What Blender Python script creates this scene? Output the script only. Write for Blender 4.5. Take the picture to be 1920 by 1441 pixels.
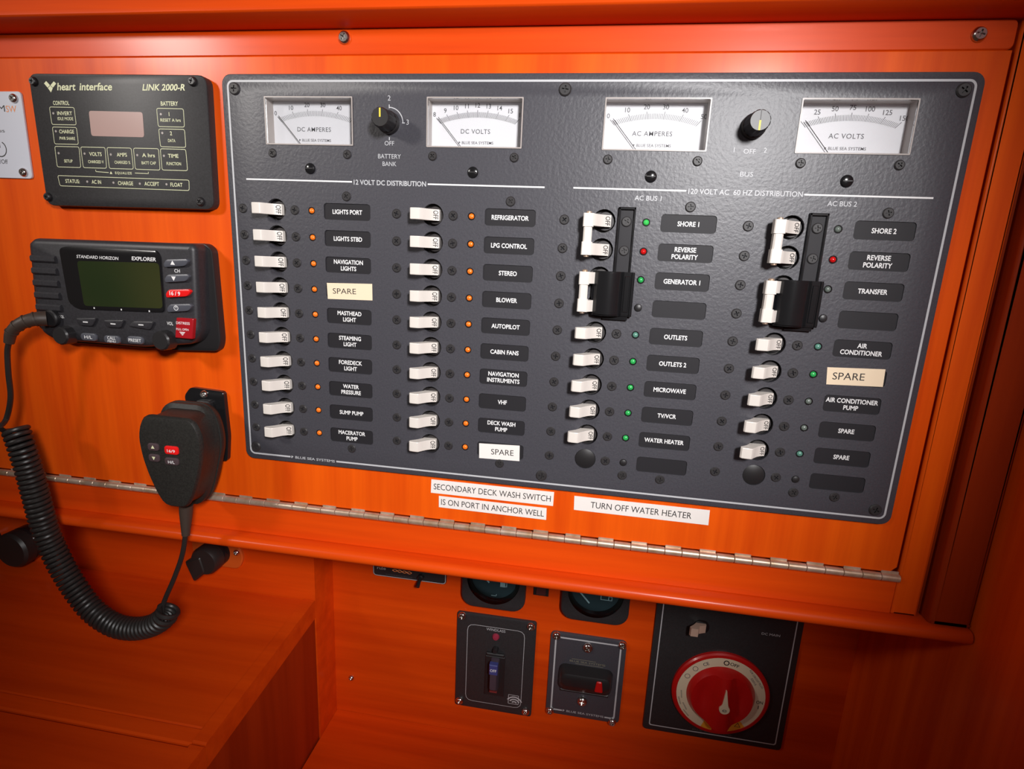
import bpy, math, random
import numpy as np
from mathutils import Vector, Matrix
from mathutils.geometry import tessellate_polygon

for o in list(bpy.data.objects):
    bpy.data.objects.remove(o)
scene = bpy.context.scene
COL = scene.collection
random.seed(7)

# ---------------------------------------------------------------- camera, light, exposure
# Panel frame used below: x right, y up, d out of the panel towards the room, millimetres.
# World = (x, -d, y) / 1000.
CAM_F = 1025.97                                   # focal length in pixels of a 1920 wide frame
CAM_C = np.array([213.29, -28.57, 392.92])
CAM_R = np.array([[0.98665415, 0.04510712, -0.15645743],
                  [0.07820466, -0.97405898, 0.21235143],
                  [-0.1428202, -0.22175312, -0.96458693]])


def W(x, y, d=0.0):
    return Vector((x * .001, -d * .001, y * .001))


cam_data = bpy.data.cameras.new('camera')
cam = bpy.data.objects.new('camera', cam_data)
COL.objects.link(cam)
cam_data.sensor_width = 36.0
cam_data.lens = CAM_F / 1920 * 36.0
cam_data.clip_start = 0.01
cam_data.clip_end = 50
_r, _dn, _fw = [Vector((v[0], -v[2], v[1])) for v in CAM_R]
cam.matrix_world = Matrix.Translation(W(*CAM_C)) @ Matrix((_r, -_dn, -_fw)).transposed().to_4x4()
scene.camera = cam

world = bpy.data.worlds.new('world')
scene.world = world
world.use_nodes = True
_bg = world.node_tree.nodes['Background']
_bg.inputs[0].default_value = (1.0, 0.62, 0.42, 1)
_bg.inputs[1].default_value = 0.04


def area(name, loc, target, sx, sy, power, color):
    l = bpy.data.lights.new(name, 'AREA')
    l.shape = 'RECTANGLE'
    l.size, l.size_y, l.energy, l.color = sx, sy, power, color
    o = bpy.data.objects.new(name, l)
    COL.objects.link(o)
    o.location = loc
    o.rotation_euler = (Vector(target) - Vector(loc)).to_track_quat('-Z', 'Y').to_euler()
    return o


def spot(name, loc, target, power, color, half_angle, blend, radius):
    l = bpy.data.lights.new(name, 'SPOT')
    l.energy, l.color = power, color
    l.spot_size, l.spot_blend = math.radians(2 * half_angle), blend
    l.shadow_soft_size = radius
    o = bpy.data.objects.new(name, l)
    COL.objects.link(o)
    o.location = loc
    o.rotation_euler = (Vector(target) - Vector(loc)).to_track_quat('-Z', 'Y').to_euler()
    return o


# lamps at right and left; added cone cut-offs keep the lower right dark
spot('right_lamp', W(466, 215, 700), W(140, -75, 0), 52, (1.0, .98, .98), 29, 1.0, .075)
spot('cabin_lamp', W(-684, 380, 720), W(-60, 40, 0), 21, (1.0, .95, .90), 21, 1.0, .07)

scene.view_settings.view_transform = 'Standard'
scene.view_settings.look = 'None'
scene.view_settings.gamma = 1.0
scene.view_settings.use_curve_mapping = False
scene.view_settings.exposure = 0.0


# ---------------------------------------------------------------- helpers
def Q(u, v, d=0.0):
    """point of the panel frame seen at photo pixel (u, v) on the plane d millimetres out"""
    r = CAM_R.T @ np.array([(u - 960) / CAM_F, (v - 720.5) / CAM_F, 1.0])
    t = (d - CAM_C[2]) / r[2]
    p = CAM_C + t * r
    return (float(p[0]), float(p[1]))


def Qs(pts, d):
    return [Q(u, v, d) for u, v in pts]


def rrect(x0, x1, y0, y1, r, n=4):
    out = []
    r = min(r, (x1 - x0) / 2 - 1e-3, (y1 - y0) / 2 - 1e-3)
    for cx, cy, a0 in ((x1 - r, y0 + r, -90), (x1 - r, y1 - r, 0), (x0 + r, y1 - r, 90), (x0 + r, y0 + r, 180)):
        for i in range(n + 1):
            a = math.radians(a0 + 90 * i / n)
            out.append((cx + r * math.cos(a), cy + r * math.sin(a)))
    return out


def circ(cx, cy, r, n=24):
    return [(cx + r * math.cos(2 * math.pi * i / n), cy + r * math.sin(2 * math.pi * i / n)) for i in range(n)]


def cross(cx, cy, L, w):
    return [(cx + a * L if abs(a) == 1 else cx + a * 1.0, cy + b) for a, b in ()] or [
        (cx - w, cy - L), (cx + w, cy - L), (cx + w, cy - w), (cx + L, cy - w), (cx + L, cy + w), (cx + w, cy + w),
        (cx + w, cy + L), (cx - w, cy + L), (cx - w, cy + w), (cx - L, cy + w), (cx - L, cy - w), (cx - w, cy - w)]


def ccw(p):
    a = sum(p[i][0] * p[(i + 1) % len(p)][1] - p[(i + 1) % len(p)][0] * p[i][1] for i in range(len(p)))
    return list(p) if a > 0 else list(reversed(p))


def inset(p, t):
    p = ccw(p)
    n = len(p)
    out = []
    for i in range(n):
        a, b, c = Vector(p[i - 1]), Vector(p[i]), Vector(p[(i + 1) % n])
        e1, e2 = (b - a), (c - b)
        if e1.length < 1e-6 or e2.length < 1e-6:
            out.append(tuple(b))
            continue
        e1.normalize(); e2.normalize()
        n1, n2 = Vector((-e1.y, e1.x)), Vector((-e2.y, e2.x))
        m = n1 + n2
        if m.length < 1e-4:
            out.append(tuple(b)); continue
        m.normalize()
        k = t / max(.35, m.dot(n1))
        out.append((b.x + m.x * k, b.y + m.y * k))
    return out


def round_poly(p, r, n=4):
    """rounds the corners of a polygon"""
    out = []
    N = len(p)
    for i in range(N):
        a, b, c = Vector(p[i - 1]), Vector(p[i]), Vector(p[(i + 1) % N])
        u, v = (a - b), (c - b)
        k = min(r, u.length * .45, v.length * .45)
        s, e = b + u.normalized() * k, b + v.normalized() * k
        for j in range(n + 1):
            t = j / n
            q = s * (1 - t) ** 2 + b * 2 * t * (1 - t) + e * t * t
            out.append((q.x, q.y))
    return out


class MB:
    """collects geometry in the panel frame (x, y, d in mm) and links it as one mesh object"""

    def __init__(s):
        s.v, s.f, s.m = [], [], []

    def add(s, vs, fs, mat=0):
        o = len(s.v)
        s.v += [tuple(map(float, q)) for q in vs]
        s.f += [tuple(i + o for i in f) for f in fs]
        s.m += [mat] * len(fs)
        return s

    def face2d(s, poly, d, holes=(), mat=0):
        loops = [poly] + list(holes)
        flat = [q for l in loops for q in l]
        if not holes and len(poly) <= 4:
            return s.add([(x, y, d) for x, y in flat], [tuple(range(len(poly)))], mat)
        tris = tessellate_polygon([[Vector((x, y, 0)) for x, y in l] for l in loops])
        return s.add([(x, y, d) for x, y in flat], [tuple(t) for t in tris], mat)

    def wall(s, poly, d0, d1, poly1=None, mat=0):
        n = len(poly)
        p1 = poly1 or poly
        vs = [(x, y, d0) for x, y in poly] + [(x, y, d1) for x, y in p1]
        return s.add(vs, [(i, (i + 1) % n, n + (i + 1) % n, n + i) for i in range(n)], mat)

    def prism(s, poly, d0, d1, ch=0.0, holes=(), back=True, mat=0, hole_floor=None, steps=1):
        poly = ccw(poly)
        if ch > 0:
            prev, pd = poly, d1 - ch
            s.wall(poly, d0, pd, mat=mat)
            for i in range(1, steps + 1):
                a = math.pi / 2 * i / steps
                cur = inset(poly, ch * (1 - math.cos(a))) if steps > 1 else inset(poly, ch)
                cd = d1 - ch + ch * math.sin(a) if steps > 1 else d1
                s.wall(prev, pd, cd, cur, mat=mat)
                prev, pd = cur, cd
            top = prev
        else:
            s.wall(poly, d0, d1, mat=mat)
            top = poly
        s.face2d(top, d1, holes, mat)
        for h in holes:
            s.wall(h, d0 if hole_floor is None else hole_floor, d1, mat=mat)
            if hole_floor is not None:
                s.face2d(list(h), hole_floor, (), mat)
        if back:
            s.face2d(poly, d0, holes if hole_floor is None else (), mat)
        return s

    def box(s, x0, x1, y0, y1, d0, d1, ch=0.0, mat=0, r=0.0, steps=1):
        p = rrect(x0, x1, y0, y1, r) if r else [(x0, y0), (x1, y0), (x1, y1), (x0, y1)]
        return s.prism(p, d0, d1, ch, mat=mat, steps=steps)

    def ring(s, outer, inner, d0, d1, mat=0):
        return s.prism(outer, d0, d1, 0, holes=[inner], back=False, mat=mat)

    def lathe(s, prof, cx=0, cy=0, n=24, mat=0, cap=True):
        vs, fs = [], []
        for r, d in prof:
            vs += [(cx + r * math.cos(2 * math.pi * i / n), cy + r * math.sin(2 * math.pi * i / n), d) for i in range(n)]
        for k in range(len(prof) - 1):
            fs += [(k * n + i, k * n + (i + 1) % n, (k + 1) * n + (i + 1) % n, (k + 1) * n + i) for i in range(n)]
        if cap:
            fs.append(tuple((len(prof) - 1) * n + i for i in range(n)))
        return s.add(vs, fs, mat)

    def slab_y(s, prof, y0, y1, mat=0):
        """profile in (x, d) extruded along y"""
        n = len(prof)
        vs = [(x, y0, d) for x, d in prof] + [(x, y1, d) for x, d in prof]
        fs = [(i, (i + 1) % n, n + (i + 1) % n, n + i) for i in range(n)]
        s.add(vs, fs, mat)
        tr = [tuple(t) for t in tessellate_polygon([[Vector((x, d, 0)) for x, d in prof]])]
        s.add([(x, y0, d) for x, d in prof], tr, mat)
        return s.add([(x, y1, d) for x, d in prof], tr, mat)

    def slab_x(s, prof, x0, x1, mat=0):
        """profile in (y, d) extruded along x"""
        n = len(prof)
        vs = [(x0, y, d) for y, d in prof] + [(x1, y, d) for y, d in prof]
        fs = [(i, (i + 1) % n, n + (i + 1) % n, n + i) for i in range(n)]
        s.add(vs, fs, mat)
        tr = [tuple(t) for t in tessellate_polygon([[Vector((y, d, 0)) for y, d in prof]])]
        s.add([(x0, y, d) for y, d in prof], tr, mat)
        return s.add([(x1, y, d) for y, d in prof], tr, mat)

    def tube(s, pts, r, n=8, mat=0, caps=True):
        P = [Vector(p) for p in pts]
        N = len(P)
        rad = r if isinstance(r, (list, tuple)) else [r] * N
        t0 = (P[1] - P[0]).normalized()
        up = Vector((0, 0, 1)) if abs(t0.z) < .9 else Vector((1, 0, 0))
        nrm = (up - t0 * up.dot(t0)).normalized()
        vs, fs = [], []
        for i in range(N):
            t = (P[min(i + 1, N - 1)] - P[max(i - 1, 0)]).normalized()
            nrm = (nrm - t * nrm.dot(t)).normalized()
            b = t.cross(nrm)
            for k in range(n):
                a = 2 * math.pi * k / n
                q = P[i] + (nrm * math.cos(a) + b * math.sin(a)) * rad[i]
                vs.append(tuple(q))
        for i in range(N - 1):
            fs += [(i * n + k, i * n + (k + 1) % n, (i + 1) * n + (k + 1) % n, (i + 1) * n + k) for k in range(n)]
        if caps:
            fs += [tuple(range(n)), tuple((N - 1) * n + k for k in range(n))]
        return s.add(vs, fs, mat)

    def loft(s, secs, mat=0, cap=True):
        """sections: list of (poly, d), all with the same number of points"""
        for (a, da), (b, db) in zip(secs, secs[1:]):
            s.wall(a, da, db, b, mat=mat)
        if cap:
            s.face2d(secs[0][0], secs[0][1], mat=mat)
            s.face2d(secs[-1][0], secs[-1][1], mat=mat)
        return s

    def text(s, body, cx, cy, h, w=None, d=0.0, rot=0.0, shear=0.0, bold=0.0, kx=1.0, th=0.06, mat=0, align='C', spacing=1.0):
        """flat lettering: cap height h (mm), fitted to width w if given, centred at cx, cy"""
        vs, fs, capn = glyphs(body, shear, bold, spacing)
        if not vs:
            return s
        xs = [q[0] for q in vs]; ys = [q[1] for q in vs]
        x0, x1 = min(xs), max(xs)
        ky = h / capn
        sx = (w / (x1 - x0)) if w else ky * kx
        ox = {'C': (x0 + x1) / 2, 'L': x0, 'R': x1}[align]
        c, sn = math.cos(rot), math.sin(rot)
        out = []
        for x, y in vs:
            X, Y = (x - ox) * sx, (y - capn / 2) * ky
            out.append((cx + X * c - Y * sn, cy + X * sn + Y * c, d + th))
        return s.add(out, fs, mat)

    def mesh(s, name, mats, org=(0, 0, 0), smooth=True):
        me = bpy.data.meshes.new(name)
        me.from_pydata([W(x - org[0], y - org[1], d - org[2]) for x, y, d in s.v], [], s.f)
        for m in (mats if isinstance(mats, (list, tuple)) else [mats]):
            me.materials.append(m)
        me.polygons.foreach_set('material_index', s.m)
        me.validate()
        import bmesh as _b
        bm = _b.new(); bm.from_mesh(me)
        _b.ops.remove_doubles(bm, verts=bm.verts, dist=1e-6)
        _b.ops.recalc_face_normals(bm, faces=bm.faces)
        bm.to_mesh(me); bm.free()
        if smooth:
            me.polygons.foreach_set('use_smooth', [True] * len(me.polygons))
            me.set_sharp_from_angle(angle=math.radians(35))
        me.update()
        return me

    def build(s, name, mats, parent=None, org=None, smooth=True):
        """link as one object whose origin is org (panel frame)"""
        if org is None:
            a = np.array(s.v)
            lo, hi = a.min(0), a.max(0)
            org = ((lo[0] + hi[0]) / 2, (lo[1] + hi[1]) / 2, lo[2])
        return put(name, s.mesh(name, mats, org, smooth), parent, org)


_GL = {}


def glyphs(body, shear, bold, spacing):
    key = (body, shear, bold, spacing)
    if key in _GL:
        return _GL[key]
    res = []
    for b in (body, 'H'):
        cu = bpy.data.curves.new('t', 'FONT')
        cu.body = b
        cu.size = 1.0
        cu.shear = shear
        cu.offset = bold
        cu.space_character = spacing
        cu.resolution_u = 3
        cu.fill_mode = 'FRONT'
        ob = bpy.data.objects.new('t', cu)
        me = ob.to_mesh()
        vs = [(v.co.x, v.co.y) for v in me.vertices]
        fs = [tuple(p.vertices) for p in me.polygons]
        ob.to_mesh_clear()
        bpy.data.objects.remove(ob)
        bpy.data.curves.remove(cu)
        res.append((vs, fs))
    cap = max(v[1] for v in res[1][0]) - 2 * 0
    _GL[key] = (res[0][0], res[0][1], cap)
    return _GL[key]


WP = {}


def put(name, data, parent=None, at=(0, 0, 0), rot=0.0):
    o = bpy.data.objects.new(name, data)
    COL.objects.link(o)
    w = W(*at)
    if parent is not None:
        o.parent = parent
        o.location = w - WP[parent.name]
    else:
        o.location = w
    if rot:
        o.rotation_euler = (0, rot, 0)
    WP[o.name] = w
    return o


def tag(o, label, cat, group=None):
    o['label'] = label
    o['category'] = cat
    if group:
        o['group'] = group
    return o


def thing(name, label, cat, at, group=None):
    o = put(name, None, None, at)
    o.empty_display_size = .01
    return tag(o, label, cat, group)


def struct(o, label=None):
    o['kind'] = 'structure'
    if label:
        o['label'] = label
    return o


# ---------------------------------------------------------------- materials
def principled(name, col, rough=.5, metal=0.0, spec=.5, coat=0.0, emit=None, es=0.0, trans=0.0, alpha=1.0):
    m = bpy.data.materials.new(name)
    m.use_nodes = True
    b = m.node_tree.nodes['Principled BSDF']
    b.inputs['Base Color'].default_value = (*col, 1)
    b.inputs['Roughness'].default_value = rough
    b.inputs['Metallic'].default_value = metal
    b.inputs['Specular IOR Level'].default_value = spec
    b.inputs['Coat Weight'].default_value = coat
    b.inputs['Coat Roughness'].default_value = .15
    b.inputs['Transmission Weight'].default_value = trans
    b.inputs['Alpha'].default_value = alpha
    if emit:
        b.inputs['Emission Color'].default_value = (*emit, 1)
        b.inputs['Emission Strength'].default_value = es
    return m


def add_noise(m, scale, c0, c1, stretch=(1, 1, 1), bump=0.0, bdist=.0002, detail=4, bscale=None, rough=None):
    nt = m.node_tree
    b = nt.nodes['Principled BSDF']
    tc = nt.nodes.new('ShaderNodeTexCoord')
    geo = nt.nodes.new('ShaderNodeNewGeometry')
    mp = nt.nodes.new('ShaderNodeMapping')
    mp.inputs['Scale'].default_value = stretch
    nt.links.new(geo.outputs['Position'], mp.inputs['Vector'])
    nz = nt.nodes.new('ShaderNodeTexNoise')
    nz.inputs['Scale'].default_value = scale
    nz.inputs['Detail'].default_value = detail
    nz.inputs['Roughness'].default_value = .6
    nt.links.new(mp.outputs[0], nz.inputs['Vector'])
    rp = nt.nodes.new('ShaderNodeValToRGB')
    rp.color_ramp.elements[0].position, rp.color_ramp.elements[1].position = .32, .68
    rp.color_ramp.elements[0].color = (*c0, 1)
    rp.color_ramp.elements[1].color = (*c1, 1)
    nt.links.new(nz.outputs['Fac'], rp.inputs[0])
    nt.links.new(rp.outputs[0], b.inputs['Base Color'])
    if bump:
        n2 = nz
        if bscale:
            n2 = nt.nodes.new('ShaderNodeTexNoise')
            n2.inputs['Scale'].default_value = bscale
            n2.inputs['Detail'].default_value = 2
            nt.links.new(geo.outputs['Position'], n2.inputs['Vector'])
        bp = nt.nodes.new('ShaderNodeBump')
        bp.inputs['Strength'].default_value = bump
        bp.inputs['Distance'].default_value = bdist
        nt.links.new(n2.outputs['Fac'], bp.inputs['Height'])
        nt.links.new(bp.outputs[0], b.inputs['Normal'])
    return m


def wood(name, c0, c1, axis, rough=.45, coat=.24):
    m = principled(name, c1, rough, coat=coat, spec=.12)
    m.node_tree.nodes['Principled BSDF'].inputs['Coat Roughness'].default_value = .22
    st = {'z': (1, 1, .05), 'x': (.05, 1, 1), 'y': (1, .05, 1)}[axis]
    return add_noise(m, 60, c0, c1, st, bump=.12, bdist=.0003, bscale=120)


WOOD_Z = wood('varnished_wood_vertical', (.66, .062, .002), (.84, .106, .003), 'z')
WOOD_X = wood('varnished_wood_horizontal', (.62, .050, .002), (.78, .076, .003), 'x')
WOOD_Y = wood('varnished_wood_desk', (.58, .047, .002), (.72, .070, .003), 'x', rough=.45, coat=.2)
WOOD_S = wood('wood_shaded_side', (.30, .022, .002), (.40, .034, .003), 'z', rough=.5, coat=.1)  # chart table side: shade is put into this darker wood colour
WOOD_D = wood('dark_wood', (.26, .022, .003), (.36, .036, .004), 'z', rough=.4, coat=.2)  # darker tone for the post, the groove and the board behind
PANEL = add_noise(principled('textured_black_panel', (.04, .04, .045), .41, spec=.5), 900,
                  (.046, .045, .055), (.062, .061, .072), bump=.5, bdist=.0003, bscale=430)
PANEL2 = add_noise(principled('satin_black_plate', (.03, .03, .03), .42, spec=.4), 900,
                   (.022, .021, .022), (.032, .031, .033), bump=.15, bdist=.0001, bscale=900)
LABELP = principled('black_label_plate', (.017, .016, .019), .55, spec=.28)
BLACK = principled('black_plastic', (.016, .015, .016), .42)
GLOSSB = principled('gloss_black_plastic', (.010, .010, .011), .18)
DARKG = add_noise(principled('charcoal_plastic', (.03, .03, .034), .45), 700, (.020, .019, .022), (.031, .030, .035), bump=.15, bdist=.0001)
RUBBER = principled('black_rubber', (.02, .018, .017), .42)
WHITE_INK = principled('white_ink', (.82, .82, .82), .5)
LINE_INK = principled('pale_grey_ink', (.50, .51, .53), .45)
CREAM_INK = principled('cream_ink', (.74, .76, .48), .5)
BLACK_INK = principled('black_ink', (.025, .022, .022), .55)
GREY_INK = principled('grey_ink', (.10, .10, .11), .55)
ORANGE_INK = principled('orange_ink', (.80, .26, .06), .5)
TOGGLE = principled('ivory_toggle', (.74, .69, .635), .38)
TAPE = principled('white_label_tape', (.86, .81, .77), .4)
CREAMWARMTAPE = principled('cream_and_warm_lit_tape', (.86, .70, .50), .4)  # cream tape; also carries warm bounce light on the rightmost SPARE tape
DIAL = principled('meter_dial_white', (.76, .76, .79), .5)
FRAME = principled('meter_inner_wall', (.38, .34, .32), .35)
def thin_glass(name, rough, tint=(1, 1, 1)):
    m = bpy.data.materials.new(name)
    m.use_nodes = True
    nt = m.node_tree
    for n_ in list(nt.nodes):
        nt.nodes.remove(n_)
    out = nt.nodes.new('ShaderNodeOutputMaterial')
    tr = nt.nodes.new('ShaderNodeBsdfTransparent'); tr.inputs[0].default_value = (*tint, 1)
    gl = nt.nodes.new('ShaderNodeBsdfGlossy'); gl.inputs['Roughness'].default_value = rough
    fr = nt.nodes.new('ShaderNodeFresnel'); fr.inputs['IOR'].default_value = 1.45
    mx = nt.nodes.new('ShaderNodeMixShader')
    nt.links.new(fr.outputs[0], mx.inputs[0]); nt.links.new(tr.outputs[0], mx.inputs[1]); nt.links.new(gl.outputs[0], mx.inputs[2])
    nt.links.new(mx.outputs[0], out.inputs[0])
    return m


CLEAR = thin_glass('clear_acrylic', .04)
STEEL = principled('stainless_steel', (.62, .60, .58), .22, metal=1.0)
BRASS = add_noise(principled('worn_nickel_hinge', (.6, .5, .4), .36, metal=.55), 90, (.46, .30, .18), (.66, .52, .42), (1, 1, 1))
BSCREW = principled('black_oxide_screw', (.030, .028, .029), .45, spec=.35)
YELLOW = principled('yellow_mark', (.85, .62, .05), .5)
RED = principled('red_plastic', (.50, .007, .006), .34, coat=.15)
REDBTN = principled('bright_red_button', (.80, .012, .012), .3)
SILVER = principled('silver_plate', (.62, .64, .72), .42)
LCD_PINK = principled('idle_lcd', (.44, .29, .26), .25)
LCD_GREEN = add_noise(principled('green_lcd', (.02, .03, .008), .16), 9, (.016, .028, .010), (.040, .042, .014), detail=1)
WHITE_RING = principled('cream_label_ring', (.72, .62, .44), .5)
AMBERMARK = principled('amber_warning_mark', (.85, .36, .03), .5)
GLASSD = thin_glass('gauge_glass', .08, (.8, .9, .92))
HOLE = principled('breaker_barrel', (.030, .026, .026), .45)
LED = {'orange': principled('amber_lens', (.95, .20, .015), .22),
       'green': principled('green_lens', (.03, .40, .09), .2),
       'bright_green': principled('bright_green_lens', (.05, .55, .10), .15),
       'teal': principled('dull_green_lens', (.10, .26, .20), .25),
       'grey': principled('grey_lens', (.14, .17, .15), .25),
       'red': principled('red_lens', (.55, .008, .008), .15)}

# ---------------------------------------------------------------- the setting
XL, XR = -900.0, 493.0            # far left of the joinery, face of the right bulkhead
GW, LW = -128.0, -88.0            # depth of the gauge wall and of the wall behind the desk
X0 = -58.8                        # side of the chart table

# hinged front door with a cut-out for the distribution panel
hole = [(-58, -191), (421, -191), (421, 84), (-58, 84)]
door_poly = [(XL, -236.5), (437, -236.5), (441.4, -232), (441.4, 104.2), (XL, 104.2)]
door = MB().prism(door_poly, -18, -3, .6, holes=[hole]).build('door_1', WOOD_Z, org=(0, -236, -18))
struct(door, 'orange varnished wooden hinged door carrying the electrical panel')
MB().prism(round_poly([(XL, 104.3), (441.4, 104.3), (441.4, 120.6), (XL, 120.6)], 4), -18, -3, .6).build('edge_band', WOOD_X, door)
struct(MB().prism(round_poly([(443.4, -269.4), (461, -269.4), (461, 126), (443.4, 126)], 1.0, 3), -20, -2.6, 2.0, steps=3).build('trim_1', WOOD_Z),
       'orange varnished wooden stile right of the hinged door')
struct(MB().box(XL, 443.3, -269.4, -240.2, -20, -3, .5).build('trim_2', WOOD_X), 'orange wooden rail below the piano hinge')


def arc(cy, cd, r, a0, a1, n=10):
    return [(cy + r * math.sin(math.radians(a0 + (a1 - a0) * i / n)), cd + r * math.cos(math.radians(a0 + (a1 - a0) * i / n))) for i in range(n + 1)]


top_prof = [(420, -40), (120.7, -40), (120.7, 3), (121.3, 6.5), (123.6, 16.6), (124.2, 17.6), (124.9, 18.0), (125.7, 17.9), (128, 17.2), (148, 11), (170, 6), (420, 2)]
struct(MB().slab_x(top_prof, XL, XR).build('trim_3', WOOD_X), 'rounded orange wooden moulding above the door')
bot_prof = [(-279.7, -20), (-269.5, -20)] + arc(-274.6, 5.0, 5.1, 90, -90, 14)
struct(MB().slab_x(bot_prof, XL, XR - 1).build('trim_4', WOOD_X), 'rounded orange wooden nosing below the hinge')
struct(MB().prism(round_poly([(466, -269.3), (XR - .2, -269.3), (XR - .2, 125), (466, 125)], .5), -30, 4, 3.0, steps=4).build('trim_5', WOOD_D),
       'dark wooden post between stile and right bulkhead')
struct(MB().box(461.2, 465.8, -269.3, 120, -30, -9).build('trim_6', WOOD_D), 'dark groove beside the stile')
struct(MB().box(XL, XR, -269, 170, -60, -42).build('light_leak_board', WOOD_D), 'dark board added behind the door to block light leaks')  # board added to keep stray light out of the door gaps
struct(MB().box(XL, XR, -287, -279.8, GW, -6).build('ceiling', WOOD_X), 'underside of the panel locker')
struct(MB().box(X0, XR, -720, -287.2, GW - 18, GW).build('wall_lower', WOOD_X), 'orange wooden wall under the nosing holding gauges')
struct(MB().box(XL, X0, -720, -287.2, GW - 18, LW).build('wall_left', WOOD_X), 'orange wooden wall behind the chart table')
struct(MB().box(XR, XR + 22, -720, 420, GW - 18, 700).build('wall_right', WOOD_Z), 'brown wooden bulkhead at the right edge')
struct(MB().box(X0 + .3, XR - .3, -600, -566, GW + .2, 60, 2).build('floor', WOOD_X), 'orange wooden ledge at the bottom')

# screws in the door
def screw_mesh(name, r, h, mat, dome=False, n=20):
    mb = MB()
    L, w = .52 * r, .11 * r
    cr = cross(0, 0, L, w)
    if dome:
        prof = [(r, 0), (r, h * .25), (r * .93, h * .55), (r * .8, h * .82)]
        mb.lathe(prof, 0, 0, n, cap=False)
        mb.prism(circ(0, 0, r * .8, n), h * .82, h, ch=h * .17, holes=[cr], back=False, hole_floor=h * .35)
    else:
        mb.prism(circ(0, 0, r, n), 0, h, ch=min(h * .6, r * .22), holes=[cr], back=False, hole_floor=h * .1)
    return mb.mesh(name, mat)


SC_STEEL = screw_mesh('steel_screw', 4.3, 2.4, STEEL, True)
SC_PANEL = screw_mesh('panel_screw', 3.4, 1.0, BSCREW)
SC_CORNER = screw_mesh('corner_screw', 4.2, 1.3, BSCREW)
SC_METER = screw_mesh('meter_screw', 3.1, 1.1, BSCREW)
SC_SMALL = screw_mesh('small_steel_screw', 3.4, 2.2, STEEL, True)
SC_MED = screw_mesh('medium_steel_screw', 4.6, 3.0, STEEL, True)
SC_BIG = screw_mesh('large_steel_screw', 5.8, 3.6, STEEL, True)
SC_BLACK = screw_mesh('black_dome_screw', 3.3, 2.2, BLACK, True)
for u, v in ((646, 71), (1835, 65)):
    x, y = Q(u, v, -3)
    put('screw', SC_STEEL, door, (x, y, -3), random.uniform(0, 1.5))

# ---------------------------------------------------------------- piano hinge
hinge = thing('piano_hinge', 'long worn nickel piano hinge along the bottom of the wooden door', 'hinge', (60, -239, -3))
kp = []
n = 16
kn = MB()
for a, rr in ((0, 2.6), (.3, 2.9), (12.05, 2.9), (12.35, 2.6)):
    kp.append((a, rr))
vs, fs = [], []
for a, rr in kp:
    vs += [(a, rr * math.sin(2 * math.pi * i / n), rr * math.cos(2 * math.pi * i / n)) for i in range(n)]
for k in range(3):
    fs += [(k * n + i, k * n + (i + 1) % n, (k + 1) * n + (i + 1) % n, (k + 1) * n + i) for i in range(n)]
fs += [tuple(range(n)), tuple(3 * n + i for i in range(n))]
KN = MB().add(vs, fs).mesh('knuckle', BRASS)
TAB = MB().box(.3, 12.0, 0, 2.9, -1.0, .2, .2).mesh('leaf_tab', BRASS)
k = 0
x = 443.4
while x > -880:
    x -= 12.7
    put('knuckle', KN, hinge, (x + .2, -239.6, -1.6))
    if k % 2 == 0:
        put('leaf_tab', TAB, hinge, (x + .2, -238.2, -2.6))
    k += 1
MB().tube([(x, -239.6, -1.6), (443.3, -239.6, -1.6)], 1.7, 8).build('pin', BRASS, hinge)

# ---------------------------------------------------------------- main distribution panel
panel = thing('electrical_panel', 'large black distribution panel with four meters and four columns of breakers', 'electrical panel', (181.5, -199, -3))
COLX = [0.0, 120.65, 241.3, 361.95]
ROW = 19.05
PX0, PX1, PY0, PY1 = -66.0, 429.0, -199.1, 91.9
HX = -28.2                          # breaker hole, relative to the column

holes = []
for ci, cx in enumerate(COLX):
    holes.append(rrect(cx - 33.4, cx + 33.6, 45.0, 77.2, .5, 2))
    for r in range(10):
        y = -r * ROW
        holes.append(circ(cx + HX, y, 7.8, 22))
        holes.append(circ(cx, y, 2.75, 12))
        holes.append(rrect(cx + 9.6, cx + 45.6, y - 5.8, y + 5.8, 2.2, 3))
face = MB().prism(rrect(PX0, PX1, PY0, PY1, 7, 6), -2.98, 0, .8, holes=holes, back=False, steps=2).build('face_plate', PANEL, panel, org=(181.5, -199, -3))
brd = MB()
o, w = 4.1, 1.35
def strip(mb, x0, x1, y0, y1, d=0.0, th=.05):
    return mb.box(x0, x1, y0, y1, d, d + th)
# border line, open where the maker's lettering sits
bo, bi = rrect(PX0 + o, PX1 - o, PY0 + o, PY1 - o, 4.5, 6), rrect(PX0 + o + w, PX1 - o - w, PY0 + o + w, PY1 - o - w, 3.2, 6)
def open_ring(mb, bo, bi, x_a, x_b, ymax, d):
    n = len(bo)
    for i in range(n):
        j = (i + 1) % n
        a, b = bo[i], bo[j]
        if a[1] < ymax and b[1] < ymax and abs(a[0] - b[0]) > 50:      # the long bottom edge
            lo, hi = min(a[0], b[0]), max(a[0], b[0])
            y0, y1 = a[1], bi[i][1]
            mb.add([(lo, y0, d), (x_a, y0, d), (x_a, y1, d), (lo, y1, d)], [(0, 1, 2, 3)])
            mb.add([(x_b, y0, d), (hi, y0, d), (hi, y1, d), (x_b, y1, d)], [(0, 1, 2, 3)])
        else:
            mb.add([(*a, d), (*b, d), (*bi[j], d), (*bi[i], d)], [(0, 1, 2, 3)])
    return mb
XA, XB = -26.0, 14.0
open_ring(brd, bo, bi, XA, XB, -150, .05)
brd.build('border_line', LINE_INK, face)
def wave_logo(mb, x, y, s, d):
    """the small pennant mark before the maker's name"""
    mb.face2d([(x - s, y - s), (x - s * .2, y - s), (x - s * .2, y - s * .2), (x + s, y + s * .2), (x - s * .4, y + s), (x - s, y + s)], d)
    return mb
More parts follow.
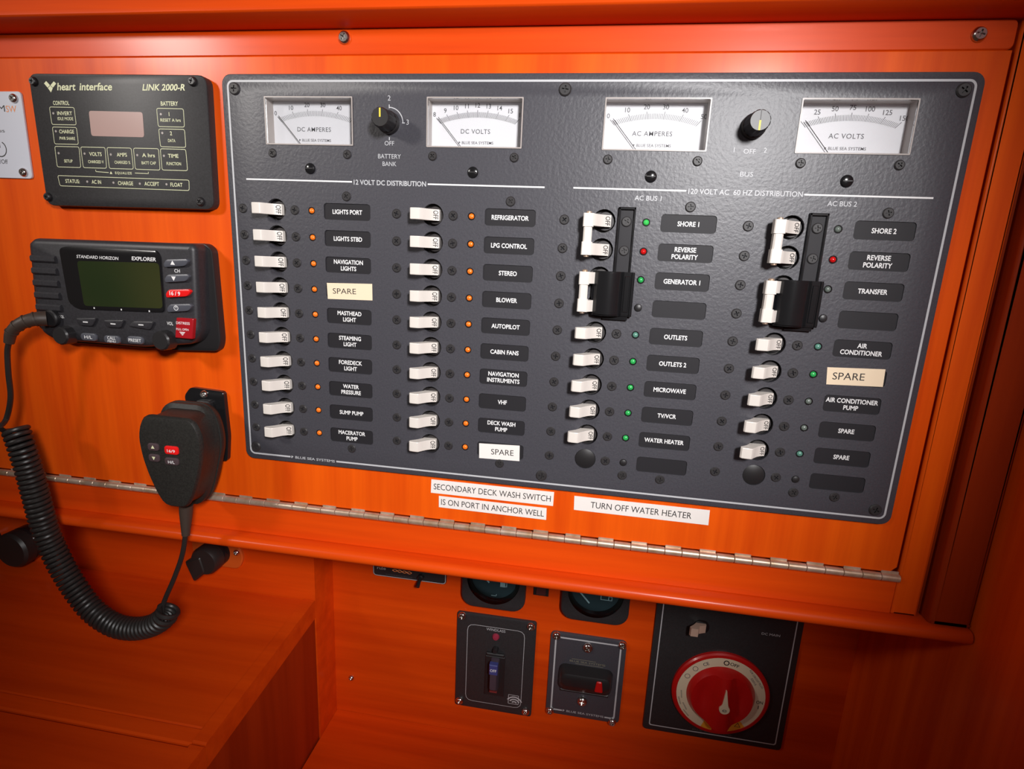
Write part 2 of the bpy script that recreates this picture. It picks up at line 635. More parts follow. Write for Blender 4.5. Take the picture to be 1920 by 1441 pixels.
m = MB().text('BLUE SEA SYSTEMS', (XA + XB) / 2 + 1.5, PY0 + o + w / 2, 2.0, 34.5, .02, bold=.012)
wave_logo(m, XA + 1.8, PY0 + o + w / 2, 1.0, .08).build('lettering', LINE_INK, face)
for a_, b_, c_, d_ in ((-51, 32, 20.4, 21.4), (88.5, 171.3, 20.2, 21.2), (190.9, 265.2, 20.4, 21.4), (338.4, 413.7, 20.0, 21.0)):
    strip(MB(), a_, b_, c_, d_).build('heading_line', WHITE_INK, face)
for tx_, x_, y_, h_, w_, b_ in (('12 VOLT DC DISTRIBUTION', 60.3, 20.8, 3.3, 54, .02), ('120 VOLT AC  60 HZ DISTRIBUTION', 302, 20.7, 3.2, 71, .012),
                                ('AC BUS 1', 241, 15.6, 3.0, 17.5, .01), ('AC BUS 2', 361.8, 15.6, 3.0, 17.5, .01), ('BATTERY', 60.3, 38.6, 2.9, 16.8, 0), ('BANK', 60.3, 33.6, 2.9, 10.2, 0),
                                ('OFF', 60.3, 47.2, 2.8, 7.0, 0), ('2', 60.3, 76.3, 3.2, None, 0), ('3', 73.6, 61.0, 3.2, None, 0), ('OFF', 301.6, 45.8, 2.8, 7.4, 0), ('BUS', 301.6, 32.0, 2.9, 8.0, 0),
                                ('1', 292, 46.6, 2.8, None, 0), ('2', 311, 46.6, 2.8, None, 0)):
    MB().text(tx_, x_, y_, h_, w_, .02, bold=b_).build('lettering', LINE_INK, face)
# knob scale arc
m = MB()
a0, a1 = math.radians(0), math.radians(90)
op = [(60.3 + 10.2 * math.cos(a0 + (a1 - a0) * i / 12), 60.5 + 10.2 * math.sin(a0 + (a1 - a0) * i / 12)) for i in range(13)]
ip = [(60.3 + 9.6 * math.cos(a0 + (a1 - a0) * i / 12), 60.5 + 9.6 * math.sin(a0 + (a1 - a0) * i / 12)) for i in range(13)]
for i in range(12):
    m.add([(*op[i], .06), (*op[i + 1], .06), (*ip[i + 1], .06), (*ip[i], .06)], [(0, 1, 2, 3)])
strip(m, 60.0, 60.6, 69.8, 72.2); strip(m, 69.6, 71.6, 60.2, 60.8); strip(m, 60.0, 60.6, 49.2, 51.2)
m.build('knob_scale', LINE_INK, face)

# meters
def meter(cx, title, nums, major, minor):
    m = MB()
    x0, x1, y0, y1 = cx - 33.4, cx + 33.6, 45.0, 77.2
    fr = MB()
    o_ = rrect(x0 + .05, x1 - .05, y0 + .05, y1 - .05, .5, 2)
    i_ = rrect(x0 + .9, x1 - .9, y0 + .9, y1 - .9, .5, 2)
    fr.wall(o_, -9.9, .5); fr.ring(o_, i_, .1, .55); fr.wall(i_, -9.9, .5)
    mt = fr.build('meter', FRAME, panel, org=(cx, 61, -9))
    MB().face2d(i_, -9.6).build('dial', DIAL, mt)
    MB().box(x0 + .95, x1 - .95, y0 + .95, y1 - .95, -.6, .45, .2).build('cover', CLEAR, mt)
    c = cx + .2
    sc = MB()
    def top(t):                       # t in -1..1 along the scale
        return c + 29.6 * t, 71.4 - 5.4 * t * t
    px, py = c, 34.5                  # pivot of the needle
    def tick(t, ln, wd):
        x, y = top(t)
        dx, dy = px - x, py - y
        q = math.hypot(dx, dy); dx /= q; dy /= q
        nx, ny = -dy * wd / 2, dx * wd / 2
        sc.add([(x + nx, y + ny, -9.5), (x - nx, y - ny, -9.5), (x + dx * ln - nx, y + dy * ln - ny, -9.5), (x + dx * ln + nx, y + dy * ln + ny, -9.5)], [(0, 1, 2, 3)])
    N = major * minor
    off = 1.2
    for i in range(N + 1):
        t = -1 + 2 * i / N
        if i % minor == 0:
            tick(t, 4.8, .34)
        else:
            x, y = top(t)
            dx, dy = px - x, py - y
            q = math.hypot(dx, dy); dx /= q; dy /= q
            nx, ny = -dy * .13, dx * .13
            a, b = 1.3, 4.8
            sc.add([(x + dx * a + nx, y + dy * a + ny, -9.5), (x + dx * a - nx, y + dy * a - ny, -9.5), (x + dx * b - nx, y + dy * b - ny, -9.5), (x + dx * b + nx, y + dy * b + ny, -9.5)], [(0, 1, 2, 3)])
    for i, s_ in enumerate(nums):
        t = -1 + 2 * i / major
        x, y = top(t)
        sc.text(s_, c + (x - c) * 1.045, y + 3.0 - .6 * abs(t), 2.9, None, -9.55, kx=1.0, bold=.008)
    sc.text(title, c - 1.2, 57.6, 2.9, len(title) * 2.62, -9.55, spacing=1.1, bold=.003)
    sc.build('scale_marks', GREY_INK, mt)
    bl = MB().text('BLUE SEA SYSTEMS', c + .5, 50.2, 1.8, 22.5, -9.55, bold=.005)
    wave_logo(bl, c - 12.4, 50.2, .7, -9.5).build('lettering', GREY_INK, mt)
    # needle lies at the low end of the scale
    ax, ay = c - 27.6, 66.2
    dx, dy = px - ax, py - ay
    t = (46.2 - ay) / dy
    bx, by = ax + dx * t, 46.2
    MB().tube([(ax, ay, -7.6), (bx, by, -7.6)], .22, 6).build('needle', BLACK_INK, mt)
    for sx in (-28.8, 28.8):
        put('screw', SC_METER, panel, (cx + sx, 39.3, -.05), random.uniform(0, 1.5))
    pl = MB().lathe([(3.9, 0), (3.9, .3), (3.4, 1.3), (2.2, 1.9)], 0, 0, 20)
    pg = pl.mesh('zero_adjuster', GLOSSB)
    z = put('zero_adjuster', pg, panel, (cx + .2, 29.2, 0))
    MB().box(cx - 2.6, cx + 3.0, 28.9, 29.5, 1.6, 2.0).build('slot', BSCREW, z)


meter(0, 'DC AMPERES', ['0', '10', '20', '30', '40', '50'], 5, 10)
meter(120.65, 'DC VOLTS', ['8', '9', '10', '11', '12', '13', '14', '15', '16'], 8, 10)
meter(241.3, 'AC AMPERES', ['0', '10', '20', '30', '40', '50'], 5, 10)
meter(361.95, 'AC VOLTS', ['0', '25', '50', '75', '100', '125', '150'], 6, 10)

# selector knobs
def knob(cx, cy, ang):
    mb = MB()
    mb.lathe([(7.6, 0), (7.6, 3.5), (6.9, 4.2)], cx, cy, 28, cap=False)
    vs = []
    n = 48
    prof = [(6.9, 4.2), (6.35, 16.2), (5.7, 17.0)]
    for k_, (r, d) in enumerate(prof):
        for i in range(n):
            a = 2 * math.pi * i / n
            rr = r - (.32 if (i % 4 == 0 and k_ < 2) else 0)
            vs.append((cx + rr * math.cos(a), cy + rr * math.sin(a), d))
    fs = []
    for k_ in range(2):
        fs += [(k_ * n + i, k_ * n + (i + 1) % n, (k_ + 1) * n + (i + 1) % n, (k_ + 1) * n + i) for i in range(n)]
    fs.append(tuple(2 * n + i for i in range(n)))
    mb.add(vs, fs)
    kb = mb.build('selector_knob', BLACK, panel, org=(cx, cy, 0))
    c, s_ = math.cos(ang), math.sin(ang)
    def bar(a, b, w):
        return [(cx + c * a - s_ * w, cy + s_ * a + c * w), (cx + c * b - s_ * w, cy + s_ * b + c * w), (cx + c * b + s_ * w, cy + s_ * b - c * w), (cx + c * a + s_ * w, cy + s_ * a - c * w)]
    MB().face2d(bar(0, 5.6, .55), 17.06).build('pointer_mark', YELLOW, kb)
    MB().face2d(bar(-5.6, 0, .18), 17.06).build('groove', BLACK_INK, kb)


knob(60.3, 60.3, math.radians(90))
knob(301.6, 60.3, math.radians(-90))

# screws of the face plate
for x, y in ((-55.9, 82), (181.3, 81.8), (418, 81.7), (-56.3, -188.3), (181.1, -188.3), (417.4, -188.3)):
    put('screw', SC_CORNER, panel, (x, y, -.05), random.uniform(0, 1.5))
for ci, cx in enumerate(COLX):
    for y in (10.8, -181.9):
        put('screw', SC_PANEL, panel, (cx + 27.6, y, -.05), random.uniform(0, 1.5))
put('screw', SC_PANEL, panel, (241.4, -181.5, -.05), .4)
put('screw', SC_PANEL, panel, (362.0, -181.5, -.05), .9)

# breakers
tp = [(-23.4, -3.0), (-23.4, .25), (-26.5, 1.6), (-29.5, 4.1), (-32.3, 7.6), (-34.2, 10.2), (-35.0, 10.75), (-38.5, 10.7), (-41.3, 10.1), (-42.1, 9.0),
      (-41.9, 7.2), (-40.3, 6.0), (-37.0, 3.0), (-34.5, -.5), (-33.5, -3.0)]
tgm = MB()
tgm.slab_y(tp, -3.4, 3.4)
tin = [((x - -33) * .985 - 33, (d - 4) * .97 + 4) for x, d in tp]
for sgn in (-1, 1):
    nn = len(tp)
    tgm.add([(x, sgn * 3.4, d) for x, d in tp] + [(x, sgn * 3.85, d) for x, d in tin], [(i, (i + 1) % nn, nn + (i + 1) % nn, nn + i) for i in range(nn)])
    tgm.add([(x, sgn * 3.85, d) for x, d in tin], [tuple(t) for t in tessellate_polygon([[Vector((x, d, 0)) for x, d in tin]])])
TG = tgm.mesh('toggle', TOGGLE, (HX, 0, 0))
def off_text(mb, y):
    """OFF printed sideways on the lower slope of the handle"""
    vs, fs, cap = glyphs('OFF', 0, .01, 1.0)
    xs = [q[0] for q in vs]; ox = (min(xs) + max(xs)) / 2; wd = max(xs) - min(xs)
    prof = [(-23.4, .25), (-26.5, 1.6), (-29.5, 4.1)]
    def dd(x):
        for (a, da), (b, db) in zip(prof, prof[1:]):
            if b <= x <= a:
                return da + (db - da) * (a - x) / (a - b)
        return .25
    out = []
    for gx, gy in vs:
        X = -27.1 + gy / cap * 3.1           # cap tops point right
        Y = y - (gx - ox) / wd * 6.0
        out.append((X, Y, dd(X) + .12))
    return mb.add(out, fs)
OFFM = off_text(MB(), 0).mesh('off_lettering', BLACK_INK, (HX, 0, 0))
BARREL = MB().lathe([(8.6, -.5), (8.4, -6.5), (0.01, -6.5)], 0, 0, 24, cap=False).lathe([(6.4, -6.5), (6.4, -3.2), (6.0, -2.8)], 1.0, 0, 20).mesh('breaker_barrel', HOLE)
LEDM = {}
for c_, mt in LED.items():
    LEDM[c_] = MB().lathe([(2.0, -3.0), (2.0, -.4), (1.75, .35), (1.1, .85), (.01, 1.0)], 0, 0, 16, cap=False).mesh('indicator_lens', mt)
LEDB = MB().lathe([(2.72, -3.0), (2.72, -.25), (2.05, -.25), (2.0, -3.0)], 0, 0, 16, cap=False).mesh('indicator_bezel', GLOSSB)
PLUG = MB().lathe([(7.75, -2), (7.75, -.9), (7.3, -.6)], 0, 0, 24).mesh('blank_plug', BLACK)
LPLUG = MB().lathe([(2.7, -2), (2.7, .3), (2.3, .9), (1.2, 1.3)], 0, 0, 16).mesh('blank_plug', BLACK)
PLATE = MB().box(-18.4, 18.4, -6.1, 6.1, -1.6, -.75).mesh('label_plate', LABELP)

NAMES = [
    ['LIGHTS PORT', 'LIGHTS STBD', 'NAVIGATION|LIGHTS', '', 'MASTHEAD|LIGHT', 'STEAMING|LIGHT', 'FOREDECK|LIGHT', 'WATER|PRESSURE', 'SUMP PUMP', 'MACERATOR|PUMP'],
    ['REFRIGERATOR', 'LPG CONTROL', 'STEREO', 'BLOWER', 'AUTOPILOT', 'CABIN FANS', 'NAVIGATION|INSTRUMENTS', 'VHF', 'DECK WASH|PUMP', ''],
    ['SHORE 1', 'REVERSE|POLARITY', 'GENERATOR 1', '', 'OUTLETS', 'OUTLETS 2', 'MICROWAVE', 'TV/VCR', 'WATER HEATER', ''],
    ['SHORE 2', 'REVERSE|POLARITY', 'TRANSFER', '', 'AIR|CONDITIONER', '', 'AIR CONDITIONER|PUMP', 'SPARE', 'SPARE', '']]
LEDS = [['orange'] * 10, ['orange'] * 10,
        ['bright_green', 'red', 'green', None, 'teal', 'green', 'green', 'green', 'green', None],
        ['grey', 'red', 'grey', None, 'teal', 'green', 'grey', 'grey', 'teal', None]]
for ci, cx in enumerate(COLX):
    for r in range(10):
        y = -r * ROW
        ac = ci >= 2
        # mounting screws
        put('screw', SC_PANEL, panel, (cx - 55.1, y, -.1), random.uniform(0, 1.5))
        if not ac or r >= 4:
            put('screw', SC_PANEL, panel, (cx - 13.2, y, -.1), random.uniform(0, 1.5))
        # breaker
        if ac and r == 9:
            put('blank_plug', PLUG, panel, (cx + HX, y, 0))
        else:
            put('breaker_barrel', BARREL, panel, (cx + HX, y, 0))
            if not (ac and r < 4):
                t = put('toggle', TG, panel, (cx + HX, y, 0))
                put('off_lettering', OFFM, t, (cx + HX, y, 0))
        # lamp
        c_ = LEDS[ci][r]
        if c_:
            b = put('indicator_bezel', LEDB, panel, (cx, y, 0))
            l = put('indicator_lens', LEDM[c_], b, (cx, y, 0))
        else:
            put('blank_plug', LPLUG, panel, (cx, y, 0))
        # label
        lp = put('label_plate', PLATE, panel, (cx + 27.6, y, 0))
        s_ = NAMES[ci][r]
        if s_:
            ln = s_.split('|')
            mb = MB()
            for i, tx in enumerate(ln):
                yy = y + (0 if len(ln) == 1 else (2.35 if i == 0 else -2.35))
                mb.text(tx, cx + 27.6, yy, 3.1, None, -.75, kx=.86, bold=.022)
            mb.build('lettering', WHITE_INK, lp)

# two-pole breakers: two handles tied by a bar
for cx in COLX[2:]:
    for rr in (0, 2):
        ya, yb = -rr * ROW, -(rr + 1) * ROW
        mb = MB()
        for y in (ya, yb):
            mb.slab_y(tp[:7] + [(-35.0, 4.8)] + tp[12:], y - 3.85, y + 3.85)
        blk = [(-34.8, 5.2), (-34.8, 11.2), (-35.4, 11.7), (-41.2, 11.5), (-41.8, 10.9), (-41.8, 5.8), (-41.2, 5.2)]
        rod = [(-35.6, 6), (-35.5, 10.4), (-36.6, 11.2), (-40.2, 11.1), (-41.2, 10.2), (-41.2, 6)]
        mb.slab_y(blk, ya - 4.6, ya + 4.0)
        mb.slab_y(blk, yb - 4.0, yb + 4.6)
        t = mb.slab_y(rod, yb + 4.5, ya - 4.5)
        t.v = [(x + cx, y, d) for x, y, d in t.v]
        tg = t.build('double_toggle', TOGGLE, panel, org=(cx + HX, ya, 0))
        if rr == 0:
            for y in (ya, yb):
                put('off_lettering', OFFM, tg, (cx + HX, y, 0))
        for y, s_ in ((ya + 4.0, 1), (yb - 4.0, -1)):
            m = MB().tube([(cx - 38.3, y, 8.4), (cx - 38.3, y + s_ * 1.1, 8.4), (cx - 38.3, y + s_ * 1.5, 8.4)], [1.9, 1.9, .9], 12)
            m.build('tie_screw', BRASS, tg)
    # lockout slide
    sl = MB().slab_y([(cx - 18.4, 0), (cx - 18.4, 2.4), (cx - 17.4, 2.4), (cx - 17.2, 1.4), (cx - 9.0, 1.4), (cx - 8.8, 2.4), (cx - 7.8, 2.4), (cx - 7.8, 0)], -62, 8.9)
    s_o = sl.build('lockout_slide', LABELP, panel, org=(cx - 13, -10, 0))
    for xa_ in (cx - 18.7, cx - 8.7):
        MB().box(xa_, xa_ + 1.2, -62, 9.2, 0, 3.0, .3).build('slide_rail', GLOSSB, s_o)
    MB().box(cx - 18.7, cx - 7.5, 7.6, 9.3, 0, 3.0, .3).build('slide_stop', GLOSSB, s_o)
    for y in (0, -ROW):
        put('screw', SC_PANEL, panel, (cx - 13.1, y, 1.4), random.uniform(0, 1.5))
    bk = MB()
    hump = [(-22.6 + 10.2 * math.cos(math.radians(t)), 2.6 + 7.2 * math.sin(math.radians(t))) for t in range(15, 181, 11)]
    pr_ = [(-4.4, 1.4), (-4.4, 4.4), (-5.0, 5.0), (-6.2, 5.0), (-6.6, 4.2), (-11.6, 4.2), (-12.0, 5.0)] + hump + [(-32.8, 1.4)]
    bk.slab_y([(x + cx, d) for x, d in pr_], -62.4, -34.2)
    bk.slab_y([(x + cx, 1.4 + (d - 1.4) * .86) for x, d in pr_], -63.4, -62.4)
    bk.slab_y([(x + cx, 1.4 + (d - 1.4) * .86) for x, d in pr_], -34.2, -33.2)
    bk.slab_y([(cx - 7, 1.0), (cx - 7, 2.8), (cx - 24, 2.8), (cx - 24, 1.0)], -66.2, -63.4)
    bk.box(cx - 11.0, cx - 7.2, -60.5, -36, 4.0, 4.8, .4)
    bo_ = bk.build('lockout_block', GLOSSB, panel, org=(cx - 18, -48, 0))

# ---------------------------------------------------------------- label tapes
def tape(name, px, d, body, mat, label, h, w, dx=0.0, group=None):
    q = Qs(px, d)
    mb = MB().prism(q, d, d + .25)
    o = mb.build(name, mat)
    tag(o, label, 'label', group)
    cx = sum(a for a, b in q) / 4; cy = sum(b for a, b in q) / 4
    ang = math.atan2(q[1][1] - q[0][1] + q[2][1] - q[3][1], q[1][0] - q[0][0] + q[2][0] - q[3][0])
    MB().text(body, cx + dx, cy, h, w, d + .25, rot=ang).build('lettering', BLACK_INK, o)


tape('label_tape', [(613, 530), (698, 532), (698.5, 563), (615, 560)], .02, 'SPARE', CREAMWARMTAPE, 'cream SPARE label tape below NAVIGATION LIGHTS on the panel', 4.0, 18.6, -4.2)
tape('label_tape', [(898.5, 830.5), (974.5, 835), (974, 864), (898.5, 858)], .02, 'SPARE', TAPE, 'white SPARE label tape at the bottom of the second breaker column', 4.4, 17.5, 2.4)
tape('label_tape', [(1551, 688), (1660, 692), (1655, 725), (1549, 720)], .02, 'SPARE', CREAMWARMTAPE, 'SPARE label tape below AIR CONDITIONER in the rightmost column', 4.8, 20.0, -4.2)  # cream colour here stands for warm light bounced off the wood
tape('label_tape', [(809, 898), (1039, 922), (1037, 948), (808, 923)], -2.98, 'SECONDARY DECK WASH SWITCH', TAPE, 'white tape reading SECONDARY DECK WASH SWITCH on the wooden door', 4.9, 94)
tape('label_tape', [(823, 929), (1025, 952), (1024, 974), (823, 950)], -2.7, 'IS ON PORT IN ANCHOR WELL', TAPE, 'white tape reading IS ON PORT IN ANCHOR WELL on the wooden door', 4.9, 83)
tape('label_tape', [(1077, 929), (1331, 956), (1328, 984), (1076, 955)], -2.98, 'TURN OFF WATER HEATER', TAPE, 'cream tape reading TURN OFF WATER HEATER on the wooden door', 4.9, 75)

# ---------------------------------------------------------------- battery monitor
bm_ = thing('battery_monitor', 'black battery monitor plate with pale green lettering and small display', 'battery monitor', (-150, -4, -3))
FD = 4.0
fc = Qs([(52, 137), (386, 140), (401, 393), (88, 385)], FD)
pts = round_poly([fc[3], fc[2], fc[1], fc[0]], 7, 5)
MB().prism(pts, -3, FD, 1.0, steps=2).build('face_plate', PANEL2, bm_)
for u, v in ((64, 153), (362, 153), (91, 369), (377, 378)):
    x, y = Q(u, v, FD)
    put('screw', SC_BLACK, bm_, (x, y, FD), random.uniform(0, 1.5))


def HZ(a, b):                                     # zoom coordinates used while reading the plate
    return Q(a / 3.602, b / 3.602, FD)


dsp = [HZ(*p) for p in ((600, 748), (963, 757), (975, 927), (618, 918))]
MB().prism(round_poly(dsp, 2, 3), FD - .2, FD + .12).build('display', LCD_PINK, bm_)
def outline(mb, quad, r, wd, d):
    p = ccw(round_poly(quad, r, 3))
    q = inset(p, wd)
    n = len(p)
    for i in range(n):
        j = (i + 1) % n
        mb.add([(*p[i], d), (*p[j], d), (*q[j], d), (*q[i], d)], [(0, 1, 2, 3)])
    return mb
keys = [(((332, 720), (502, 724), (517, 845), (350, 842)), 'INVERT', (437, 765), 'IDLE MODE', (442, 801), (361, 765)),
        (((352, 855), (518, 859), (532, 977), (368, 973)), 'CHARGE', (450, 888), 'PWR SHARE', (455, 934), (378, 886)),
        (((1056, 729), (1240, 733), (1248, 860), (1068, 856)), '1', (1142, 770), 'RESET A hrs', (1152, 811), (1087, 771)),
        (((1070, 868), (1248, 872), (1257, 997), (1083, 992)), '2', (1155, 900), 'DATA', (1160, 949), (1097, 898)),
        (((368, 986), (535, 990), (548, 1133), (386, 1128)), '', None, 'SETUP', (462, 1087), (397, 1034)),
        (((543, 990), (711, 994), (722, 1138), (562, 1133)), 'VOLTS', (645, 1040), 'CHARGED V', (648, 1092), (572, 1037)),
        (((720, 994), (888, 998), (903, 1144), (738, 1139)), 'AMPS', (823, 1044), 'CHARGED %', (827, 1096), (749, 1043)),
        (((900, 998), (1072, 1002), (1083, 1150), (913, 1144)), 'A hrs', (1003, 1048), 'BATT CAP', (1005, 1100), (928, 1047)),
        (((1081, 1002), (1256, 1007), (1269, 1154), (1094, 1149)), 'TIME', (1170, 1052), 'FUNCTION', (1174, 1105), (1108, 1052))]
WZ = lambda s_, k_: max(3.0, len(s_) * k_)
for quad, a, pa, b, pb, dot in keys:
    q = [HZ(*p) for p in quad]
    kb = outline(MB(), q, 1.6, .38, FD + .05).build('membrane_key', CREAM_INK, bm_)
    mb = MB()
    if a:
        mb.text(a, *HZ(*pa), 2.6, None if len(a) < 2 else WZ(a, 2.15), FD, bold=.012)
    mb.text(b, *HZ(*pb), 2.1, WZ(b, 1.5), FD, bold=.008)
    mb.build('lettering', CREAM_INK, kb)
    MB().lathe([(.85, FD), (.85, FD + .15)], *HZ(*dot), 12).build('key_lamp', FRAME, kb)
st = outline(MB(), [HZ(*p) for p in ((388, 1183), (1278, 1214), (1280, 1288), (405, 1256))], 1.6, .38, FD + .05).build('status_frame', CREAM_INK, bm_)
mb = MB()
for s_, p, w_ in (('STATUS:', (490, 1223), 12.6), ('AC IN', (651, 1228), 8.2), ('CHARGE', (848, 1237), 13), ('ACCEPT', (1025, 1241), 12.4), ('FLOAT', (1192, 1247), 10)):
    MB().text(s_, *HZ(*p), 2.7, w_, FD, bold=.01).build('lettering', CREAM_INK, st)
for p in ((590, 1226), (767, 1233), (945, 1240), (1125, 1244)):
    MB().lathe([(.85, FD), (.85, FD + .15)], *HZ(*p), 12).build('status_lamp', FRAME, st)
mb = MB()
MB().text('CONTROL', *HZ(413, 695), 2.8, 14.0, FD, bold=.014).build('lettering', CREAM_INK, bm_)
MB().text('BATTERY', *HZ(1144, 699), 2.8, 14.0, FD, bold=.014).build('lettering', CREAM_INK, bm_)
mb.text('EQUALIZE', *HZ(834, 1168), 1.7, 14.2, FD, bold=.01, spacing=1.2)
mb.build('lettering', CREAM_INK, bm_)
mb = MB()
x, y = HZ(750, 1165)
mb.face2d([(x - 1.1, y - 1.0), (x + 1.1, y - 1.0), (x, y + 1.0)], FD + .06)
mb.build('warning_mark', CREAM_INK, bm_)
mb = MB()
for a, b, sd in (((648, 1158), (735, 1165), 0), ((912, 1168), (1003, 1172), 1)):
    p, q = HZ(*a), HZ(*b)
    mb = MB().face2d([(p[0], p[1] - .2), (q[0], q[1] - .2), (q[0], q[1] + .2), (p[0], p[1] + .2)], FD + .06)
    e = q if sd else p
    mb.box(e[0] - .17, e[0] + .17, e[1] - .2, e[1] + 1.3, FD, FD + .06)
    mb.build('bracket_line', CREAM_INK, bm_)
mb = MB()
mb.text('heart', *HZ(447, 584), 5.0, 16.0, FD, shear=.2, bold=.02)
mb.text('interface', *HZ(645, 584), 5.0, 27.6, FD, shear=.2, bold=.02)
# mark of three lozenges
def loz(a, b, c, d_):
    mb.face2d([HZ(*a), HZ(*b), HZ(*c), HZ(*d_)], FD + .06)
loz((298, 563), (312, 547), (338, 575), (322, 592))
loz((364, 549), (380, 565), (358, 592), (341, 575))
loz((324, 595), (340, 578), (357, 595), (345, 624))
mb.build('brand_lettering', CREAM_INK, bm_)
MB().text('LINK 2000-R', *HZ(1103, 589), 4.2, 34.5, FD, shear=.25, bold=.02).build('model_lettering', CREAM_INK, bm_)

# ---------------------------------------------------------------- white remote plate at the left edge
rp_ = thing('remote_panel', 'pale silver remote control plate cut off by the left edge', 'control panel', (-262, 16, -3))
SD = -1.6
q = [(-330, Q(0, 172, SD)[1]), Q(38, 171, SD), Q(60.5, 335, SD), (-330, Q(0, 333, SD)[1])]
MB().prism(round_poly([q[3], q[2], q[1], q[0]], 3, 4), -3, SD, .3).build('face_plate', SILVER, rp_)
for u, v in ((26.5, 184.5), (45, 323)):
    x, y = Q(u, v, SD)
    put('screw', SC_SMALL, rp_, (x, y, SD), random.uniform(0, 1.5))
def SZ(a, b):
    return Q(a / 7.586, 160 + b / 7.586, SD)
MB().text('M', *SZ(22, 328), 4.6, 6.0, SD).build('lettering', BLACK_INK, rp_)
MB().text('us', *SZ(20, 642), 2.6, 6.0, SD).build('lettering', BLACK_INK, rp_)
MB().text('On/Off', SZ(110, 1085)[0], SZ(110, 1085)[1], 3.2, 13, SD, align='R').build('lettering', BLACK_INK, rp_)
mb = MB()
cx, cy = SZ(4, 905)
po, pi_ = circ(cx, cy, 6.0, 28), circ(cx, cy, 5.2, 28)
for i in range(28):
    if 5 <= i <= 8: continue
    j = (i + 1) % 28
    mb.add([(*po[i], SD + .06), (*po[j], SD + .06), (*pi_[j], SD + .06), (*pi_[i], SD + .06)], [(0, 1, 2, 3)])
mb.box(cx - .4, cx + .4, cy + 1, cy + 7, SD, SD + .06)
mb.build('power_mark', BLACK_INK, rp_)
MB().text('SW', *SZ(158, 335), 4.6, 9.5, SD).build('lettering', ORANGE_INK, rp_)

# ---------------------------------------------------------------- VHF radio
vh = thing('vhf_radio', 'dark grey marine radio with green screen beside the panel', 'radio', (-150, -110, -3))
VD = 18.0
def VZ(a, b, d=VD):
    return Q(a / 4.364, 420 + b / 4.364, d)
# flange against the wood, then the housing
fl = [Q(*p, 4) for p in ((54, 452), (384, 456), (397, 468), (413, 640), (408, 659), (330, 657), (112, 641), (70, 612))]
MB().prism(round_poly(list(reversed(fl)), 4, 4), -3, 4, 1.2, steps=2).build('mounting_flange', BLACK, vh)
hs = [VZ(*p) for p in ((222, 150), (260, 112), (1560, 158), (1590, 200), (1620, 900), (1560, 985), (1150, 1010), (420, 950), (318, 880), (285, 700))]
hb = [(x + (-150 - x) * -.02, y) for x, y in hs]
MB().prism(round_poly(list(reversed(hs)), 6, 4), 3.5, VD, 4.5, steps=4).build('housing', DARKG, vh)
# speaker ribs
for i in range(5):
    t = i / 4
    y0 = 235 + 100 * i
    xa = 222 + 12 * i + 8
    xb = 470 + 12 * i
    xa += 22
    a, b, c, e = VZ(xa, y0 + 6), VZ(xb, y0 + 24), VZ(xb, y0 + 88), VZ(xa, y0 + 66)
    cy1 = (a[1] + b[1]) / 2; cy0 = (c[1] + e[1]) / 2
    mb = MB()
    pr_ = [(c[1], VD - 1.5), (c[1] + .5, VD + .9), (c[1] + 1.6, VD + 1.9), (b[1] - 1.6, VD + 1.9), (b[1] - .4, VD + .9), (b[1], VD - 1.5)]
    mb.slab_x(pr_, a[0] + .5, b[0] - 1.5)
    mb.build('speaker_rib', DARKG, vh)
# screen
sb = [VZ(*p) for p in ((490, 195), (560, 178), (1290, 215), (1318, 260), (1350, 715), (1310, 722), (640, 695), (570, 640))]
bz = MB().prism(round_poly(list(reversed(sb)), 4, 4), VD - 1, VD + 1.6, 1.2, steps=2).build('screen_bezel', GLOSSB, vh)
sc_ = [VZ(*p, VD + 1.6) for p in ((630, 300), (1300, 318), (1332, 690), (690, 668))]
MB().prism(round_poly(list(reversed(sc_)), 3, 4), VD + 1.4, VD + 1.75).build('screen', LCD_GREEN, bz)
mb = MB()
MB().text('STANDARD HORIZON', *VZ(797, 272, VD + 1.6), 2.3, 36.5, VD + 1.62, shear=.15, bold=.008).build('brand_lettering', WHITE_INK, bz)
MB().text('EXPLORER', *VZ(1176, 284, VD + 1.6), 2.7, 20.5, VD + 1.62, shear=.12, bold=.02).build('model_lettering', WHITE_INK, bz)
for u in ((771, 686), (993, 699), (1222, 712)):
    x, y = VZ(*u, VD + 1.6)
    MB().box(x - .5, x + .5, y - .6, y + .6, VD + 1.6, VD + 1.68).build('screen_mark', WHITE_INK, bz)
